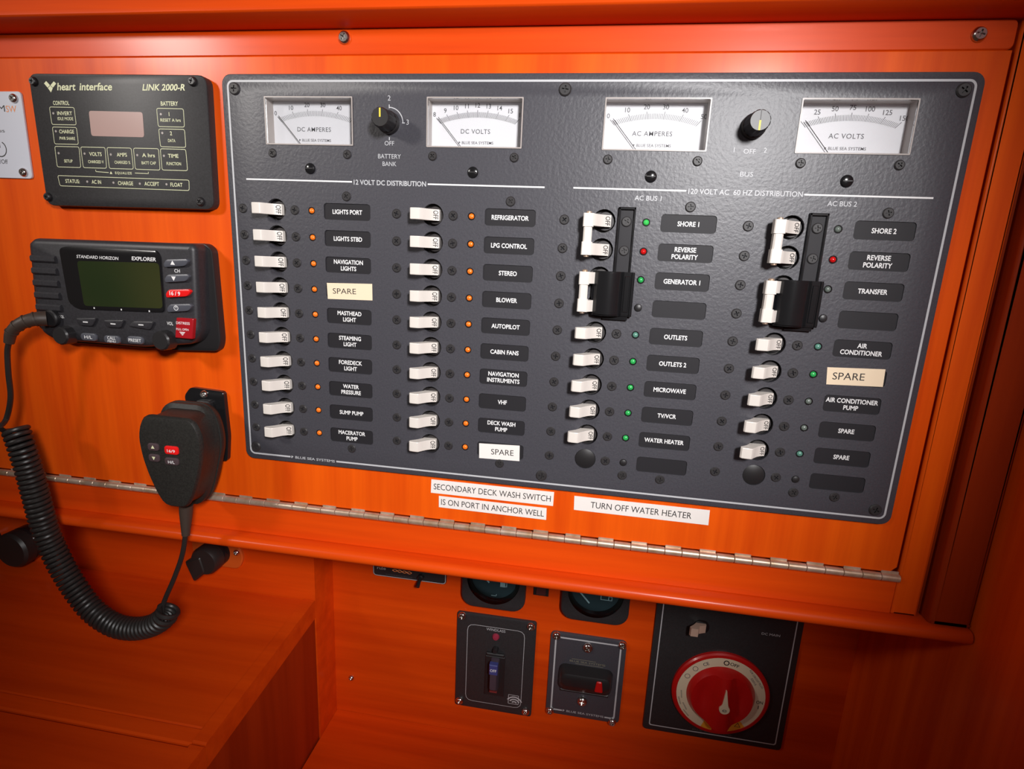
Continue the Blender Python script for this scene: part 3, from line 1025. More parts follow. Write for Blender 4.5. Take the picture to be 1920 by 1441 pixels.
# keys on the right
BD = VD + 2.2
KEYG = principled('slate_key', (.075, .078, .095), .35)
for i, (ya, mat, nm) in enumerate(((318, KEYG, 'channel_up_key'), (442, KEYG, 'channel_down_key'), (565, REDBTN, 'red_key'), (684, KEYG, 'power_key'))):
    dx = [0, 8, 18, 28][i]
    c = [VZ(1352 + dx, ya + 8), VZ(1372 + dx, ya - 30), VZ(1540 + dx, ya - 34), VZ(1560 + dx, ya - 18), VZ(1530 + dx, ya + 26), VZ(1360 + dx, ya + 36)]
    kb = MB().prism(round_poly(list(reversed(c)), 2.5, 4), VD - .5, BD, .8, steps=2).build(nm, mat, vh)
    mb = MB()
    px, py = VZ(1430 + dx, ya)
    if i == 0: mb.face2d([(px - 1.9, py - 1.3), (px + 1.9, py - 1.3), (px, py + 1.9)], BD + .06)
    if i == 1: mb.face2d([(px - 1.9, py + 1.3), (px, py - 1.9), (px + 1.9, py + 1.3)], BD + .06)
    if i == 2: mb.text('16 / 9', px, py, 2.9, 9.0, BD, bold=.02)
    if i == 3:
        po, pi_ = circ(px, py, 1.9, 20), circ(px, py, 1.45, 20)
        for k_ in range(20):
            if 4 <= k_ <= 5: continue
            j = (k_ + 1) % 20
            mb.add([(*po[k_], BD + .06), (*po[j], BD + .06), (*pi_[j], BD + .06), (*pi_[k_], BD + .06)], [(0, 1, 2, 3)])
        mb.box(px - .25, px + .25, py - .2, py + 2.2, BD, BD + .06)
    mb.build('key_mark', WHITE_INK, kb)
for s_, p_, h_, w_ in (('CH', (1450, 382), 2.5, 4.6), ('VOL', (1392, 812), 2.5, 5.2), ('SQL', (507, 756), 2.0, 4.2)):
    MB().text(s_, *VZ(*p_), h_, w_, VD + .05, bold=.008).build('lettering', WHITE_INK, vh)
# soft keys
for p in (((628, 765), (805, 765), (770, 835), (660, 828)), ((855, 780), (1030, 782), (1000, 850), (880, 842)), ((1100, 790), (1275, 795), (1240, 865), (1060, 835))):
    q = [VZ(*a) for a in p]
    kb = MB().prism(round_poly(list(reversed(q)), 2, 3), VD - .5, VD + 1.8, .9, steps=2).build('soft_key', DARKG, vh)
    cx = sum(a for a, b in q) / 4; cy = sum(b for a, b in q) / 4
    MB().box(cx - 2.2, cx + 2.2, cy - .45, cy + .35, VD + 1.8, VD + 1.88).build('key_mark', WHITE_INK, kb)
for tx, c, w_ in ((['H/L'], (735, 922), 7), (['CALL', 'MENU'], (925, 942), 7.2), (['PRESET'], (1115, 948), 11)):
    x, y = VZ(*c)
    kb = MB().prism(rrect(x - 7.2, x + 7.2, y - 3.0, y + 3.0, 2.6, 4), VD - .5, VD + 1.4, .8, steps=2).build('function_key', KEYG, vh)
    mb = MB()
    for i, s_ in enumerate(tx):
        mb.text(s_, x, y + (0 if len(tx) == 1 else (1.2 if i == 0 else -1.4)), 2.4 if len(tx) == 1 or i == 0 else 1.6, w_, VD + 1.4, bold=.008)
    mb.build('lettering', WHITE_INK, kb)
# rotary knobs
def rotary(c, r, nm):
    x, y = VZ(*c)
    vs, fs = [], []
    n = 40
    prof = [(r, VD - 2), (r * .94, VD + 6.5), (r * .8, VD + 7.6)]
    for k_, (a_, d) in enumerate(prof):
        for i in range(n):
            an = 2 * math.pi * i / n
            rr = a_ - (.35 if i % 4 == 0 and k_ < 2 else 0)
            vs.append((x + rr * math.cos(an), y + rr * math.sin(an), d))
    for k_ in range(2):
        fs += [(k_ * n + i, k_ * n + (i + 1) % n, (k_ + 1) * n + (i + 1) % n, (k_ + 1) * n + i) for i in range(n)]
    fs.append(tuple(2 * n + i for i in range(n)))
    MB().add(vs, fs).build(nm, BLACK, vh)
rotary((1370, 945), 8.0, 'volume_knob')
rotary((560, 905), 7.6, 'squelch_knob')
# distress cover
c = [VZ(*p, VD + 3) for p in ((1440, 765), (1580, 775), (1570, 942), (1430, 930))]
dc = MB().prism(round_poly(list(reversed(c)), .8, 3), VD - .5, VD + 3, .6).build('distress_cover', principled('dark_red_cover', (.36, .006, .012), .35), vh)
mb = MB().text('DISTRESS', *VZ(1497, 810, VD + 3), 1.9, 11.5, VD + 3, bold=.008).text('PULL OPEN', *VZ(1493, 861, VD + 3), 1.6, 10.4, VD + 3, bold=.004)
x, y = VZ(1492, 890, VD + 3)
for i, h_ in enumerate((2.6, 1.8, .9)):
    mb.face2d([(x - h_, y + .8 - i * 1.0), (x - h_ + .5, y + .2 - i * 1.0), (x + h_ - .5, y + .2 - i * 1.0), (x + h_, y + .8 - i * 1.0)], VD + 3.06)
mb.build('lettering', WHITE_INK, dc)

# ---------------------------------------------------------------- microphone, its bracket and cord
br = thing('microphone_bracket', 'black metal hook bracket on the wood behind the microphone', 'bracket', (-100, -205, -3))
bp = [(-118, -150), (-112, -142.5), (-82, -144), (-80.5, -182), (-83, -204), (-110, -204)]
MB().prism(round_poly(list(reversed(bp)), 3, 4), -3, 1.2, .5).build('back_plate', GLOSSB, br)
MB().prism(rrect(-105, -92, -172, -152, 2), 1.0, 5.0, 1.0, steps=2).build('hook', BLACK, br)
put('screw', SC_SMALL, br, (-99, -147.3, 1.2), .4)

mic = thing('hand_microphone', 'black hand microphone with red key hanging on its coiled cord', 'microphone', (-99, -236, 6))
def pear(cx, rows):
    """closed outline from (half width, y) rows, top to bottom"""
    L = [(cx - w_, y) for w_, y in rows]
    Rr = [(cx + w_, y) for w_, y in rows]
    return Rr + list(reversed(L))
def resamp(p, n=64):
    P = [Vector(a) for a in p] + [Vector(p[0])]
    ln = [0]
    for a, b in zip(P, P[1:]):
        ln.append(ln[-1] + (b - a).length)
    out = []
    for i in range(n):
        t = ln[-1] * i / n
        k_ = max(j for j in range(len(ln)) if ln[j] <= t + 1e-9)
        k_ = min(k_, len(P) - 2)
        u_ = (t - ln[k_]) / max(1e-9, ln[k_ + 1] - ln[k_])
        q_ = P[k_].lerp(P[k_ + 1], u_)
        out.append((q_.x, q_.y))
    return out
RIM = [(13, -150), (18, -152.5), (22, -158), (25, -168), (26, -178), (25.5, -187), (21, -204), (17.5, -216), (12, -229), (5, -236)]
FAC = [(17, -154), (21, -156), (24, -161), (26, -168), (26.5, -175), (25, -188), (21, -203), (15.5, -217), (11, -225), (7, -228)]
rim = resamp(round_poly(pear(-101, RIM), 6, 4)); fce = resamp(round_poly(pear(-97.5, FAC), 5, 4))
def lerp_poly(a, b, t):
    return [(p[0] * (1 - t) + q_[0] * t, p[1] * (1 - t) + q_[1] * t) for p, q_ in zip(a, b)]
def scl(p, s_):
    cx = sum(a for a, b in p) / len(p); cy = sum(b for a, b in p) / len(p)
    return [(cx + (a - cx) * s_, cy + (b - cy) * s_) for a, b in p]
secs = [(scl(rim, .82), 6), (scl(rim, .93), 9), (scl(rim, 1.0), 14), (scl(rim, 1.0), 16.5), (scl(rim, .965), 16.8), (scl(rim, .965), 18.2), (scl(rim, 1.0), 18.5),
        (scl(rim, .985), 21.5), (scl(lerp_poly(rim, fce, .3), .93), 23.5), (scl(lerp_poly(rim, fce, .8), .94), 37), (scl(fce, .99), 41), (scl(fce, .985), 43), (scl(fce, .95), 44.6), (scl(fce, .88), 45)]
MICM = add_noise(principled('grained_black_plastic', (.02, .019, .018), .5, spec=.35), 900, (.014, .013, .012), (.026, .025, .022), bump=.3, bdist=.0002, bscale=700)
MB().loft(secs).build('body', MICM, mic)
def MZ(a, b, d=45):
    return Q(230 + a / 5.543, 700 + b / 5.543, d)
MKEY = principled('dusky_key', (.07, .045, .05), .4)
for p, nm, mat in (((325, 760), 'channel_up_key', MKEY), ((335, 873), 'channel_down_key', MKEY), ((514, 795), 'red_key', REDBTN), ((518, 910), 'power_level_key', MKEY)):
    x, y = MZ(*p)
    w_, h_ = (4.6, 3.0) if 'channel' in nm else (5.8, 3.3 if mat is REDBTN else 2.9)
    kb = MB().prism(rrect(x - w_, x + w_, y - h_, y + h_, 2, 4), 44.5, 46.2, .7, steps=2).build(nm, mat, mic)
    mb = MB()
    if nm == 'channel_up_key': mb.face2d([(x - 1.5, y - 1.1), (x + 1.5, y - 1.1), (x, y + 1.5)], 46.26)
    elif nm == 'channel_down_key': mb.face2d([(x - 1.5, y + 1.1), (x, y - 1.5), (x + 1.5, y + 1.1)], 46.26)
    else: mb.text('16/9' if mat is REDBTN else 'H/L', x, y - .4, 2.2, 6.6 if mat is REDBTN else 5.6, 46.2, bold=.01)
    mb.build('key_mark', CREAM_INK if 'channel' in nm else WHITE_INK, kb)


def catmull(P, n):
    P = [Vector(p) for p in P]
    P = [P[0] * 2 - P[1]] + P + [P[-1] * 2 - P[-2]]
    out = []
    for i in range(1, len(P) - 2):
        a, b, c, d = P[i - 1:i + 3]
        for k_ in range(n):
            t = k_ / n
            out.append(.5 * ((2 * b) + (c - a) * t + (2 * a - 5 * b + 4 * c - d) * t * t + (3 * b - a - 3 * c + d) * t ** 3))
    out.append(P[-2])
    return out


def even(P, step):
    out = [P[0].copy()]
    acc = 0.0
    for a, b in zip(P, P[1:]):
        L = (b - a).length
        while acc + L >= step:
            t = (step - acc) / L
            a = a.lerp(b, t); out.append(a.copy()); L = (b - a).length; acc = 0.0
        acc += L
    return out


def q3(u, v, d):
    return (*Q(u, v, d), d)


CDZ = 36.0
coil_path = even(catmull([q3(28, 800, 34), q3(40, 835, CDZ), q3(56, 886, CDZ), q3(71, 942, CDZ), q3(87, 998, CDZ), q3(110, 1050, CDZ), q3(138, 1098, CDZ), q3(172, 1142, CDZ),
                          q3(212, 1170, CDZ), q3(250, 1178, CDZ), q3(285, 1172, CDZ), q3(308, 1157, CDZ), q3(318, 1140, CDZ - 2)], 12), .22)
tot = .22 * (len(coil_path) - 1)
TURNS = round(tot / 4.15)
RC, RW = 7.7, 1.95
hel = []
nrm = None
N = len(coil_path)
for i, p in enumerate(coil_path):
    t = (coil_path[min(i + 1, N - 1)] - coil_path[max(i - 1, 0)]).normalized()
    if nrm is None:
        nrm = Vector((0, 0, 1)); nrm = (nrm - t * nrm.dot(t)).normalized()
    nrm = (nrm - t * nrm.dot(t)).normalized()
    b = t.cross(nrm)
    a = 2 * math.pi * TURNS * i / (N - 1)
    hel.append(p + (nrm * math.cos(a) + b * math.sin(a)) * RC)
lead_in = catmull([q3(17, 640, 34), q3(14, 660, 34), q3(16, 700, 34), q3(20, 745, 33), q3(12, 785, 33), tuple(hel[0] + Vector((-4, 1, 0))), tuple(hel[3])], 8)
lead_out = catmull([tuple(hel[-4]), q3(303, 1158, 34), q3(307, 1130, 33), q3(328, 1080, 32), q3(343, 1035, 31), q3(349, 985, 30), q3(349, 950, 29)], 8)
full = [p for p in lead_in[:-1]] + hel[3:-4:1] + lead_out
# keep the helix at about 18 points a turn
full2 = [full[0]]
for p in full[1:]:
    if (p - full2[-1]).length > 2.2:
        full2.append(p)
MB().tube(full2, RW, 9).build('coiled_cord', RUBBER, mic)
# strain reliefs
P = [q3(349, 946, 29), q3(349, 960, 29), q3(348.5, 1003, 30.5)]
sr = MB().tube([P[0], P[1], tuple(Vector(P[1]).lerp(Vector(P[2]), .5)), P[2]], [5.2, 5.0, 4.0, 3.0], 16)
SRM = principled('grey_rubber_boot', (.050, .034, .026), .5)
so = sr.build('cord_boot', SRM, mic)
mb = MB()
for t in (.45, .58, .71, .84):
    c = Vector(P[1]).lerp(Vector(P[2]), t)
    mb.tube([tuple(c + Vector((0, .35, 0))), tuple(c - Vector((0, .35, 0)))], 4.6 - 1.5 * t, 16)
mb.build('boot_rib', SRM, so)
P = catmull([q3(88, 597, 22), q3(66, 598, 27), q3(40, 606, 32), q3(22, 622, 34), q3(17, 642, 34)], 6)
plug = MB().tube([tuple(p) for p in P], [6.0 - 2.6 * i / (len(P) - 1) for i in range(len(P))], 16).build('plug_boot', SRM, mic)
mb = MB()
for i in range(6, len(P) - 3, 4):
    t = (P[i + 1] - P[i]).normalized()
    mb.tube([tuple(P[i] - t * .5), tuple(P[i] + t * .5)], 6.5 - 2.6 * i / (len(P) - 1), 16)
mb.build('boot_rib', SRM, plug)
x, y = Q(92, 597, 22)
MB().lathe([(6.6, VD - 1), (6.6, VD + 3.2), (5.6, VD + 4)], x, y, 20).build('plug_collar', BLACK, mic)

# ---------------------------------------------------------------- power sockets behind the desk
def socket(px, r, label, rot):
    x, y = Q(*px, LW)
    s_ = thing('power_socket', label, 'socket', (x, y - 20, LW), 'capped power sockets behind the chart table')
    if rot is not None:
        MB().prism(round_poly(list(reversed([(x - 30, y + 16), (x + 24, y + 16), (x + 30, y - 4), (x + 24, y - 18), (x - 24, y - 18), (x - 30, y - 4)])), 6, 4), LW, LW + 4, 1).build('mounting_plate', ORPLATE, s_)
        put('screw', SC_SMALL, s_, (x + 23, y + 2, LW + 4), .3)
    MB().lathe([(r, LW), (r, LW + 10), (r * .92, LW + 12)], x, y, 28).build('socket_body', GLOSSB, s_)
    c = MB().lathe([(r * .88, LW + 11), (r * 1.02, LW + 12), (r * 1.02, LW + 22), (r * .9, LW + 25)], x - 1, y - 1, 28)
    co = c.build('rubber_cap', RUBBER, s_)
    if rot is not None: MB().prism(round_poly(list(reversed([(x - r * 1.5, y - r * .2), (x - r * .2, y + r * .4), (x + r * .1, y - r * .8), (x - r * .9, y - r * 1.7)])), 3, 3), LW + 14, LW + 26, 2).build('pull_tab', RUBBER, co)


ORPLATE = principled('orange_brown_plate', (.62, .10, .012), .4)
socket((412, 1030), 15, 'black capped power socket right of the hanging microphone cord', 1)
socket((62, 1012), 20, 'round black socket cap behind the coiled cord', None)
socket((-22, 1008), 20, 'round black socket cap cut off by the left edge', None)

# ---------------------------------------------------------------- lower instruments
def LZ(u, v, d=GW):
    return Q(u, v, d)


def rect_from(px, d):
    q = Qs(px, d)
    x0 = (q[0][0] + q[3][0]) / 2; x1 = (q[1][0] + q[2][0]) / 2
    y1 = (q[0][1] + q[1][1]) / 2; y0 = (q[2][1] + q[3][1]) / 2
    return x0, x1, y0, y1


# windlass switch
T_ = GW + 3
x0, x1, y0, y1 = rect_from([(857, 1146), (1007, 1167), (995, 1343), (853, 1321)], T_)
wl = thing('windlass_switch', 'black windlass switch plate with blue-topped lever below the nosing', 'switch panel', ((x0 + x1) / 2, y0, GW))
MB().box(x0, x1, y0, y1, GW, T_, .8, r=3, steps=2).build('face_plate', PANEL2, wl)
def WZ2(a, b, d=T_):
    return Q(820 + a / 5.053, 1120 + b / 5.053, d)
for p in ((237, 170), (887, 272), (212, 970), (835, 1075)):
    x, y = WZ2(*p); put('screw', SC_MED, wl, (x, y, T_), random.uniform(0, 1.5))
bx0, by1 = WZ2(258, 222); bx1, by0 = WZ2(815, 1042)
mb = outline(MB(), [(x0 + 12, y0 + 9), (x1 - 12, y0 + 9), (x1 - 12, y1 - 13), (x0 + 12, y1 - 13)], 8, .5, T_ + .06)
mb.build('border_line', LINE_INK, wl)
cx, cy = WZ2(555, 310)
mb = MB().text('WINDLASS', *WZ2(555, 308), 3.0, 21, T_)
mb.build('lettering', LINE_INK, wl)
x, y = WZ2(555, 368); MB().lathe([(4, T_), (4, T_ + 1), (3, T_ + 2.6), (.01, T_ + 3)], x, y, 18, cap=False).build('lamp', principled('dusky_red_lens', (.30, .03, .06), .2), wl)
x, y = WZ2(555, 480); MB().lathe([(3.2, T_), (3.2, T_ + 4), (2.4, T_ + 6)], x, y, 16).build('reset_button', BLACK, wl)
MB().box(x - 10, x + 10, y - 9, y - 5, T_, T_ + 3, 1).box(x - 11, x + 11, y - 60, y - 9, T_, T_ + 2, .8).build('lever_guard', BLACK, wl)
xa, ya = WZ2(540, 620, T_ + 8); xb, yb = WZ2(512, 900, T_ + 8)
lv = MB().loft([(rrect(xa - 5, xa + 5, yb, ya + 2, 2), T_ + 1.5), (rrect(xa - 4.4, xa + 4.4, yb + 3, ya + 1, 2), T_ + 9), (rrect(xa - 3.4, xa + 3.4, yb + 8, ya, 2), T_ + 13)]).build('lever', principled('grey_lever', (.06, .045, .06), .4), wl)
tp_ = MB().box(xa - 4.6, xa + 4.6, ya - 11, ya + 1.6, T_ + 8, T_ + 13.8, .8).build('lever_tip', principled('blue_tip', (.05, .06, .22), .4), lv)
MB().text('OFF', xa, ya - 5, 3.2, 7, T_ + 13.8, bold=.01).build('lettering', WHITE_INK, tp_)
MB().box(xa - 4.2, xa + 4.2, yb + 1, yb + 9, T_ + 5, T_ + 9.6, .8).build('lever_tip', principled('dusky_red_tip', (.20, .03, .03), .4), lv)
x, y = WZ2(720, 965)
mk = MB()
for k_ in range(3):
    r0, r1 = 9.5 - 3.0 * k_, 7.9 - 3.0 * k_
    for i in range(8):
        a, b = math.radians(20 + 130 * i / 8), math.radians(20 + 130 * (i + 1) / 8)
        ox, oy = x + 1, y - 5.2
        mk.add([(ox + r0 * math.cos(a), oy + r0 * math.sin(a), T_ + .08), (ox + r0 * math.cos(b), oy + r0 * math.sin(b), T_ + .08), (ox + r1 * math.cos(b), oy + r1 * math.sin(b), T_ + .08), (ox + r1 * math.cos(a), oy + r1 * math.sin(a), T_ + .08)], [(0, 1, 2, 3)])
outline(mk, [(x - 6, y - 6), (x + 6, y - 6), (x + 6, y + 6), (x - 6, y + 6)], .5, .6, T_ + .06)
mk.build('emblem', LINE_INK, wl)

# single breaker panel
T_ = GW + 2.5
x0, x1, y0, y1 = rect_from([(1034, 1183), (1176, 1203), (1160, 1357), (1022, 1334)], T_)
sb_ = thing('breaker_panel', 'small charcoal breaker panel with red trip button beside the windlass switch', 'breaker panel', ((x0 + x1) / 2, y0, GW))
MB().box(x0, x1, y0, y1, GW, T_, .8, r=5, steps=2).build('face_plate', PANEL, sb_)
for p in ((1132, 357), (1752, 450), (1066, 1065), (1655, 1175)):
    x, y = WZ2(*p, T_); put('screw', SC_MED, sb_, (x, y, T_), random.uniform(0, 1.5))
for p in ((1427, 470), (1372, 975)):
    x, y = WZ2(*p, T_); put('screw', SC_BIG, sb_, (x, y, T_), random.uniform(0, 1.5))
bo = rrect(x0 + 5, x1 - 5, y0 + 5, y1 - 5, 3, 4); bi = rrect(x0 + 6.7, x1 - 6.7, y0 + 6.7, y1 - 6.7, 2.4, 4)
XA_, XB_ = x0 + 18, x1 - 16
mb = MB()
open_ring(mb, bo, bi, XA_, XB_, y0 + 20, T_ + .06)
mb.build('border_line', LINE_INK, sb_)
mb = MB().text('BLUE SEA SYSTEMS', (XA_ + XB_) / 2 + 2, y0 + 6, 2.4, XB_ - XA_ - 6, T_, bold=.006)
wave_logo(mb, XA_ + 2, y0 + 6, 1.2, T_ + .06).build('lettering', LINE_INK, sb_)
x, y = WZ2(1400, 770, T_)
hb_ = MB().loft([(rrect(x - 29, x + 29, y - 14, y + 16, 7, 4), T_), (rrect(x - 28, x + 28, y - 13, y + 15, 7, 4), T_ + 5), (rrect(x - 26, x + 26, y - 3, y + 13, 6, 4), T_ + 12), (rrect(x - 24, x + 24, y, y + 11, 5, 4), T_ + 13)]).build('breaker_body', BLACK, sb_)
mb = MB().text('BLUE SEA SYSTEMS', x + 1, y + 20.3, 2.2, 38, T_, bold=.004)
GOLD = principled('dim_gold_ink', (.22, .20, .14), .5)
mb.build('lettering', GOLD, sb_)
MB().box(x - 16, x + 10, y + 22.8, y + 23.2, T_, T_ + .06).build('printed_line', GOLD, sb_)
MB().box(x - 12, x + 18, y + 17.4, y + 17.8, T_, T_ + .06).build('printed_line', GOLD, sb_)
x2, y2 = WZ2(1530, 815, T_ + 8)
MB().prism(round_poly([(x2 - 4.4, y2 - 6), (x2 + 4.4, y2 - 6), (x2 + 2.8, y2 + 7), (x2 - 2.8, y2 + 7)], 1.5, 3), T_ + 4, T_ + 14.5, .8).build('trip_button', RED, sb_)
MB().box(x - 26, x + 26, y - 17.5, y - 14.2, T_, T_ + 3, 1).build('sill', BLACK, sb_)

# main switch panel
T_ = GW + 3
x0, x1, y0, y1 = rect_from([(1230, 1135), (1505, 1170), (1467, 1407), (1206, 1366)], T_)
y1 += 26
ms = thing('battery_switch_panel', 'black battery switch panel with large round red rotary switch', 'switch panel', ((x0 + x1) / 2, y0, GW))
MB().box(x0, x1, y0, y1, GW, T_, .8, r=4, steps=2).build('face_plate', PANEL2, ms)
MB().ring(rrect(x0 + 6, x1 - 6, y0 + 6, y1 - 6, 2.5, 4), rrect(x0 + 7.1, x1 - 7.1, y0 + 7.1, y1 - 7.1, 2, 4), T_, T_ + .06).build('border_line', LINE_INK, ms)
def MZ2(a, b, d=T_):
    return Q(1180 + a / 4.503, 1110 + b / 4.503, d)
lc = MZ2(345, 822); rc = MZ2(1195, 830)
tc_ = MZ2(760, 478); bc = MZ2(775, 1195)
scx, scy = (lc[0] + rc[0]) / 2, (tc_[1] + bc[1]) / 2
SR = (rc[0] - lc[0]) / 2 * .985
sw = MB().lathe([(SR, T_), (SR, T_ + 3), (SR * .97, T_ + 4.5), (SR * .915, T_ + 4.8), (SR * .91, T_ + 4.2)], scx, scy, 64).build('switch_base', RED, ms)
# printed ring
mb = MB()
n = 72
S1 = T_ + 4.3
for i in range(n):
    a, b = 2 * math.pi * i / n, 2 * math.pi * (i + 1) / n
    r0, r1 = SR * .905, SR * .70
    dg = math.degrees((a + b) / 2)
    mtx = 1 if 282 < dg < 312 or 252 < dg < 263 else (2 if 263 <= dg <= 282 else 0)
    if mtx == 2:
        continue
    mb.add([(scx + r0 * math.cos(a), scy + r0 * math.sin(a), S1), (scx + r0 * math.cos(b), scy + r0 * math.sin(b), S1), (scx + r1 * math.cos(b), scy + r1 * math.sin(b), S1), (scx + r1 * math.cos(a), scy + r1 * math.sin(a), S1)], [(0, 1, 2, 3)], mtx)
mb.build('label_ring', [WHITE_RING, AMBERMARK], sw)
mb = MB()
def ring_text(mb, s_, ang, h, w, rr=.80):
    a = math.radians(ang)
    mb.text(s_, scx + SR * rr * math.cos(a), scy + SR * rr * math.sin(a), h, w, S1 + .02, rot=a - math.pi / 2, bold=.012)
ring_text(mb, 'OFF', 76, 3.6, 9.0)
mb.build('off_lettering', BLACK_INK, sw)
mb = MB()
po, pi_ = circ(scx + SR * .80 * math.cos(math.radians(88)), scy + SR * .8 * math.sin(math.radians(88)), 2.9, 18), circ(scx + SR * .80 * math.cos(math.radians(88)), scy + SR * .8 * math.sin(math.radians(88)), 1.9, 18)
mb.ring(po, pi_, S1, S1 + .08)
mb.build('off_symbol', BLACK_INK, sw)
mb = MB()
mb.text('ON', scx + SR * .80, scy - 1.5, 3.6, 6.5, S1 + .02, bold=.014)
mb.build('on_lettering', BLACK_INK, sw)
mb = MB()
mb.text('I', scx + SR * .79, scy - 7.5, 4.0, None, S1 + .02, bold=.02)
mb.build('on_symbol', BLACK_INK, sw)
mb = MB()
ring_text(mb, 'FOR CIRCUIT PLUG', 38, 2.0, 24, .84); ring_text(mb, 'S2015', 36, 2.0, 9, .76)
ring_text(mb, 'CE', 118, 3.6, 6)
for ang in (136, 154):
    a = math.radians(ang)
    mb.ring(circ(scx + SR * .8 * math.cos(a), scy + SR * .8 * math.sin(a), 2.8, 16), circ(scx + SR * .8 * math.cos(a), scy + SR * .8 * math.sin(a), 2.3, 16), S1, S1 + .06)
for k_ in range(4):
    ring_text(mb, 'IIIIIIII', 188 + 11 * k_, 1.2, 9, .86 if k_ % 2 else .8)
mb.build('fine_print', GREY_INK, sw)
mb = MB()
x, y = scx + SR * .80 * math.cos(math.radians(303)), scy + SR * .8 * math.sin(math.radians(303))
outline(mb, [(x - 3.2, y - 2.6), (x + 3.2, y - 2.6), (x, y + 3)], .3, .5, S1 + .1)
mb.build('warning_mark', BLACK_INK, sw)
# knob: disc with a raised finger grip running down to the lower rim
kr = SR * .70
KB = S1 - .3
nk, nr = 72, 18
vs, fs = [], []
for j in range(nr + 1):
    rr = kr * j / nr
    for i in range(nk):
        a = 2 * math.pi * i / nk
        X, Y = rr * math.cos(a), rr * math.sin(a)
        yn = Y / kr
        wgrip = kr * (.20 + .10 * max(0, -yn))
        g = 1 / (1 + math.exp((abs(X) - wgrip) / (kr * .045)))
        bowl = -3.0 * math.exp(-((abs(X) - kr * .52) / (kr * .2)) ** 2) * math.exp(-((yn - .05) / .5) ** 2)
        edge = 1 - max(0, (rr / kr - .9) / .1)
        vs.append((scx + X, scy + Y, KB + edge * (7.0 + bowl + 9.0 * g * (1 - .25 * max(0, yn)))))
for j in range(nr):
    fs += [(j * nk + i, j * nk + (i + 1) % nk, (j + 1) * nk + (i + 1) % nk, (j + 1) * nk + i) for i in range(nk)]
kn_ = MB().add(vs, fs).build('rotary_knob', RED, ms)
# pointer
px_, py_ = MZ2(802, 990, KB + 16); tx_, ty_ = MZ2(820, 828, KB + 15)
pr = 5.2
pp = [(px_ + pr * math.cos(math.radians(a)), py_ + pr * math.sin(math.radians(a))) for a in range(130, 411, 20)]
pp += [(px_ + pr * .55, py_ + pr * 1.2), (tx_ + .5, ty_), (tx_ - .5, ty_), (px_ - pr * .5, py_ + pr * 1.2)]
ptr = MB().prism(pp, KB + 13.5, KB + 16.9, .3).build('pointer', WHITE_RING, kn_)
MB().text('e', px_, py_, 4.4, 4.4, KB + 16.95).build('lettering', GREY_INK, kn_)
MB().text('DC MAIN', *MZ2(1195, 357), 2.6, 17.5, T_).build('lettering', LINE_INK, ms)
MB().text('BLUE SEA SYSTEMS', (x0 + x1) / 2, y0 + 9.5, 2.0, 40, T_).build('maker_lettering', principled('dim_grey_ink', (.10, .09, .08), .5), ms)
x, y = MZ2(610, 300, T_ + 2)
MB().lathe([(8, T_), (8, T_ + .6), (7.2, T_ + .8)], x, y, 20).build('breaker_barrel', GLOSSB, ms)
xx, yy = MZ2(545, 325, T_ + 10)
MB().slab_y([(x + 4, T_), (x + 4, T_ + 3), (x - 3, T_ + 6), (xx + 4, T_ + 11.5), (xx - 3, T_ + 11.5), (xx - 4, T_ + 9), (xx, T_ + 5), (x - 5, T_)], y - 4.4, y + 4.4).build('toggle', principled('dull_ivory_toggle', (.50, .34, .26), .45), ms)

# gauges
def gauge(px_l, px_r, py_b, name, label, icon):
    T = GW + 2.5
    xl, yb = Q(*px_l, T); xr, yb2 = Q(*px_r, T)
    y0 = (yb + yb2) / 2
    wd = xr - xl
    y1 = y0 + wd
    cx, cy = (xl + xr) / 2, (y0 + y1) / 2
    g = thing(name, label, 'gauge', (cx, y0, GW))
    R = wd * .405
    MB().prism(rrect(xl, xr, y0, y1, 14, 6), GW, T + 5, 2.0, holes=[circ(cx, cy, R, 48)], back=False, steps=3).build('bezel', PANEL2, g)
    MB().face2d(circ(cx, cy, R * 1.02, 48), T - 1).build('dial', principled('dial_with_glass_glare', (.060, .080, .090), .35), g)  # dial lightened: the glass's bluish reflection is put into its colour
    MB().lathe([(R * 1.01, T + 4.4), (R, T + 5.6), (R * .8, T + 6.6), (R * .4, T + 7.4), (.01, T + 7.6)], cx, cy, 48, cap=False).lathe([(R * 1.01, T + 4.2), (R, T + 5.2), (R * .8, T + 6.2), (R * .4, T + 7.0), (.01, T + 7.2)], cx, cy, 48, cap=False).build('glass', GLASSD, g)
    MB().lathe([(R, T - 1), (R * .985, T + 4.2), (R * .9, T + 4.2), (R * .88, T - 1)], cx, cy, 48, cap=False).build('inner_ring', GLOSSB, g)
    return g, cx, cy, R, T - .9


g, cx, cy, R, T = gauge((866, 1128), (984, 1146), 0, 'fuel_gauge', 'square black fuel gauge half hidden under the nosing', 'fuel')
nx, ny = Q(912, 1086, T + 2)
MB().tube([(nx + 3, ny - 3, T + 2), (nx - 16, ny + 17, T + 2)], .9, 6).build('needle', WHITE_INK, g)
x, y = Q(944, 1094, T)
mb = MB().box(x - 3.5, x + 2, y - 4, y + 5, T, T + .1).box(x + 3.2, x + 4, y - 3, y + 4, T, T + .1).box(x + 2, x + 4, y - 3.6, y - 2.9, T, T + .1)
mb.build('fuel_mark', WHITE_INK, g)
x, y = Q(926, 1116, T); MB().box(x - 3, x + 3, y - .5, y + .4, T, T + .1).box(x + 2.4, x + 3, y - .5, y + 2, T, T + .1).build('scale_mark', WHITE_INK, g)
g, cx, cy, R, T = gauge((1050, 1152), (1176, 1172), 0, 'tank_gauge', 'square black tank gauge half hidden under the nosing near the red switch', 'tank')
nx, ny = Q(1098, 1121, T + 2)
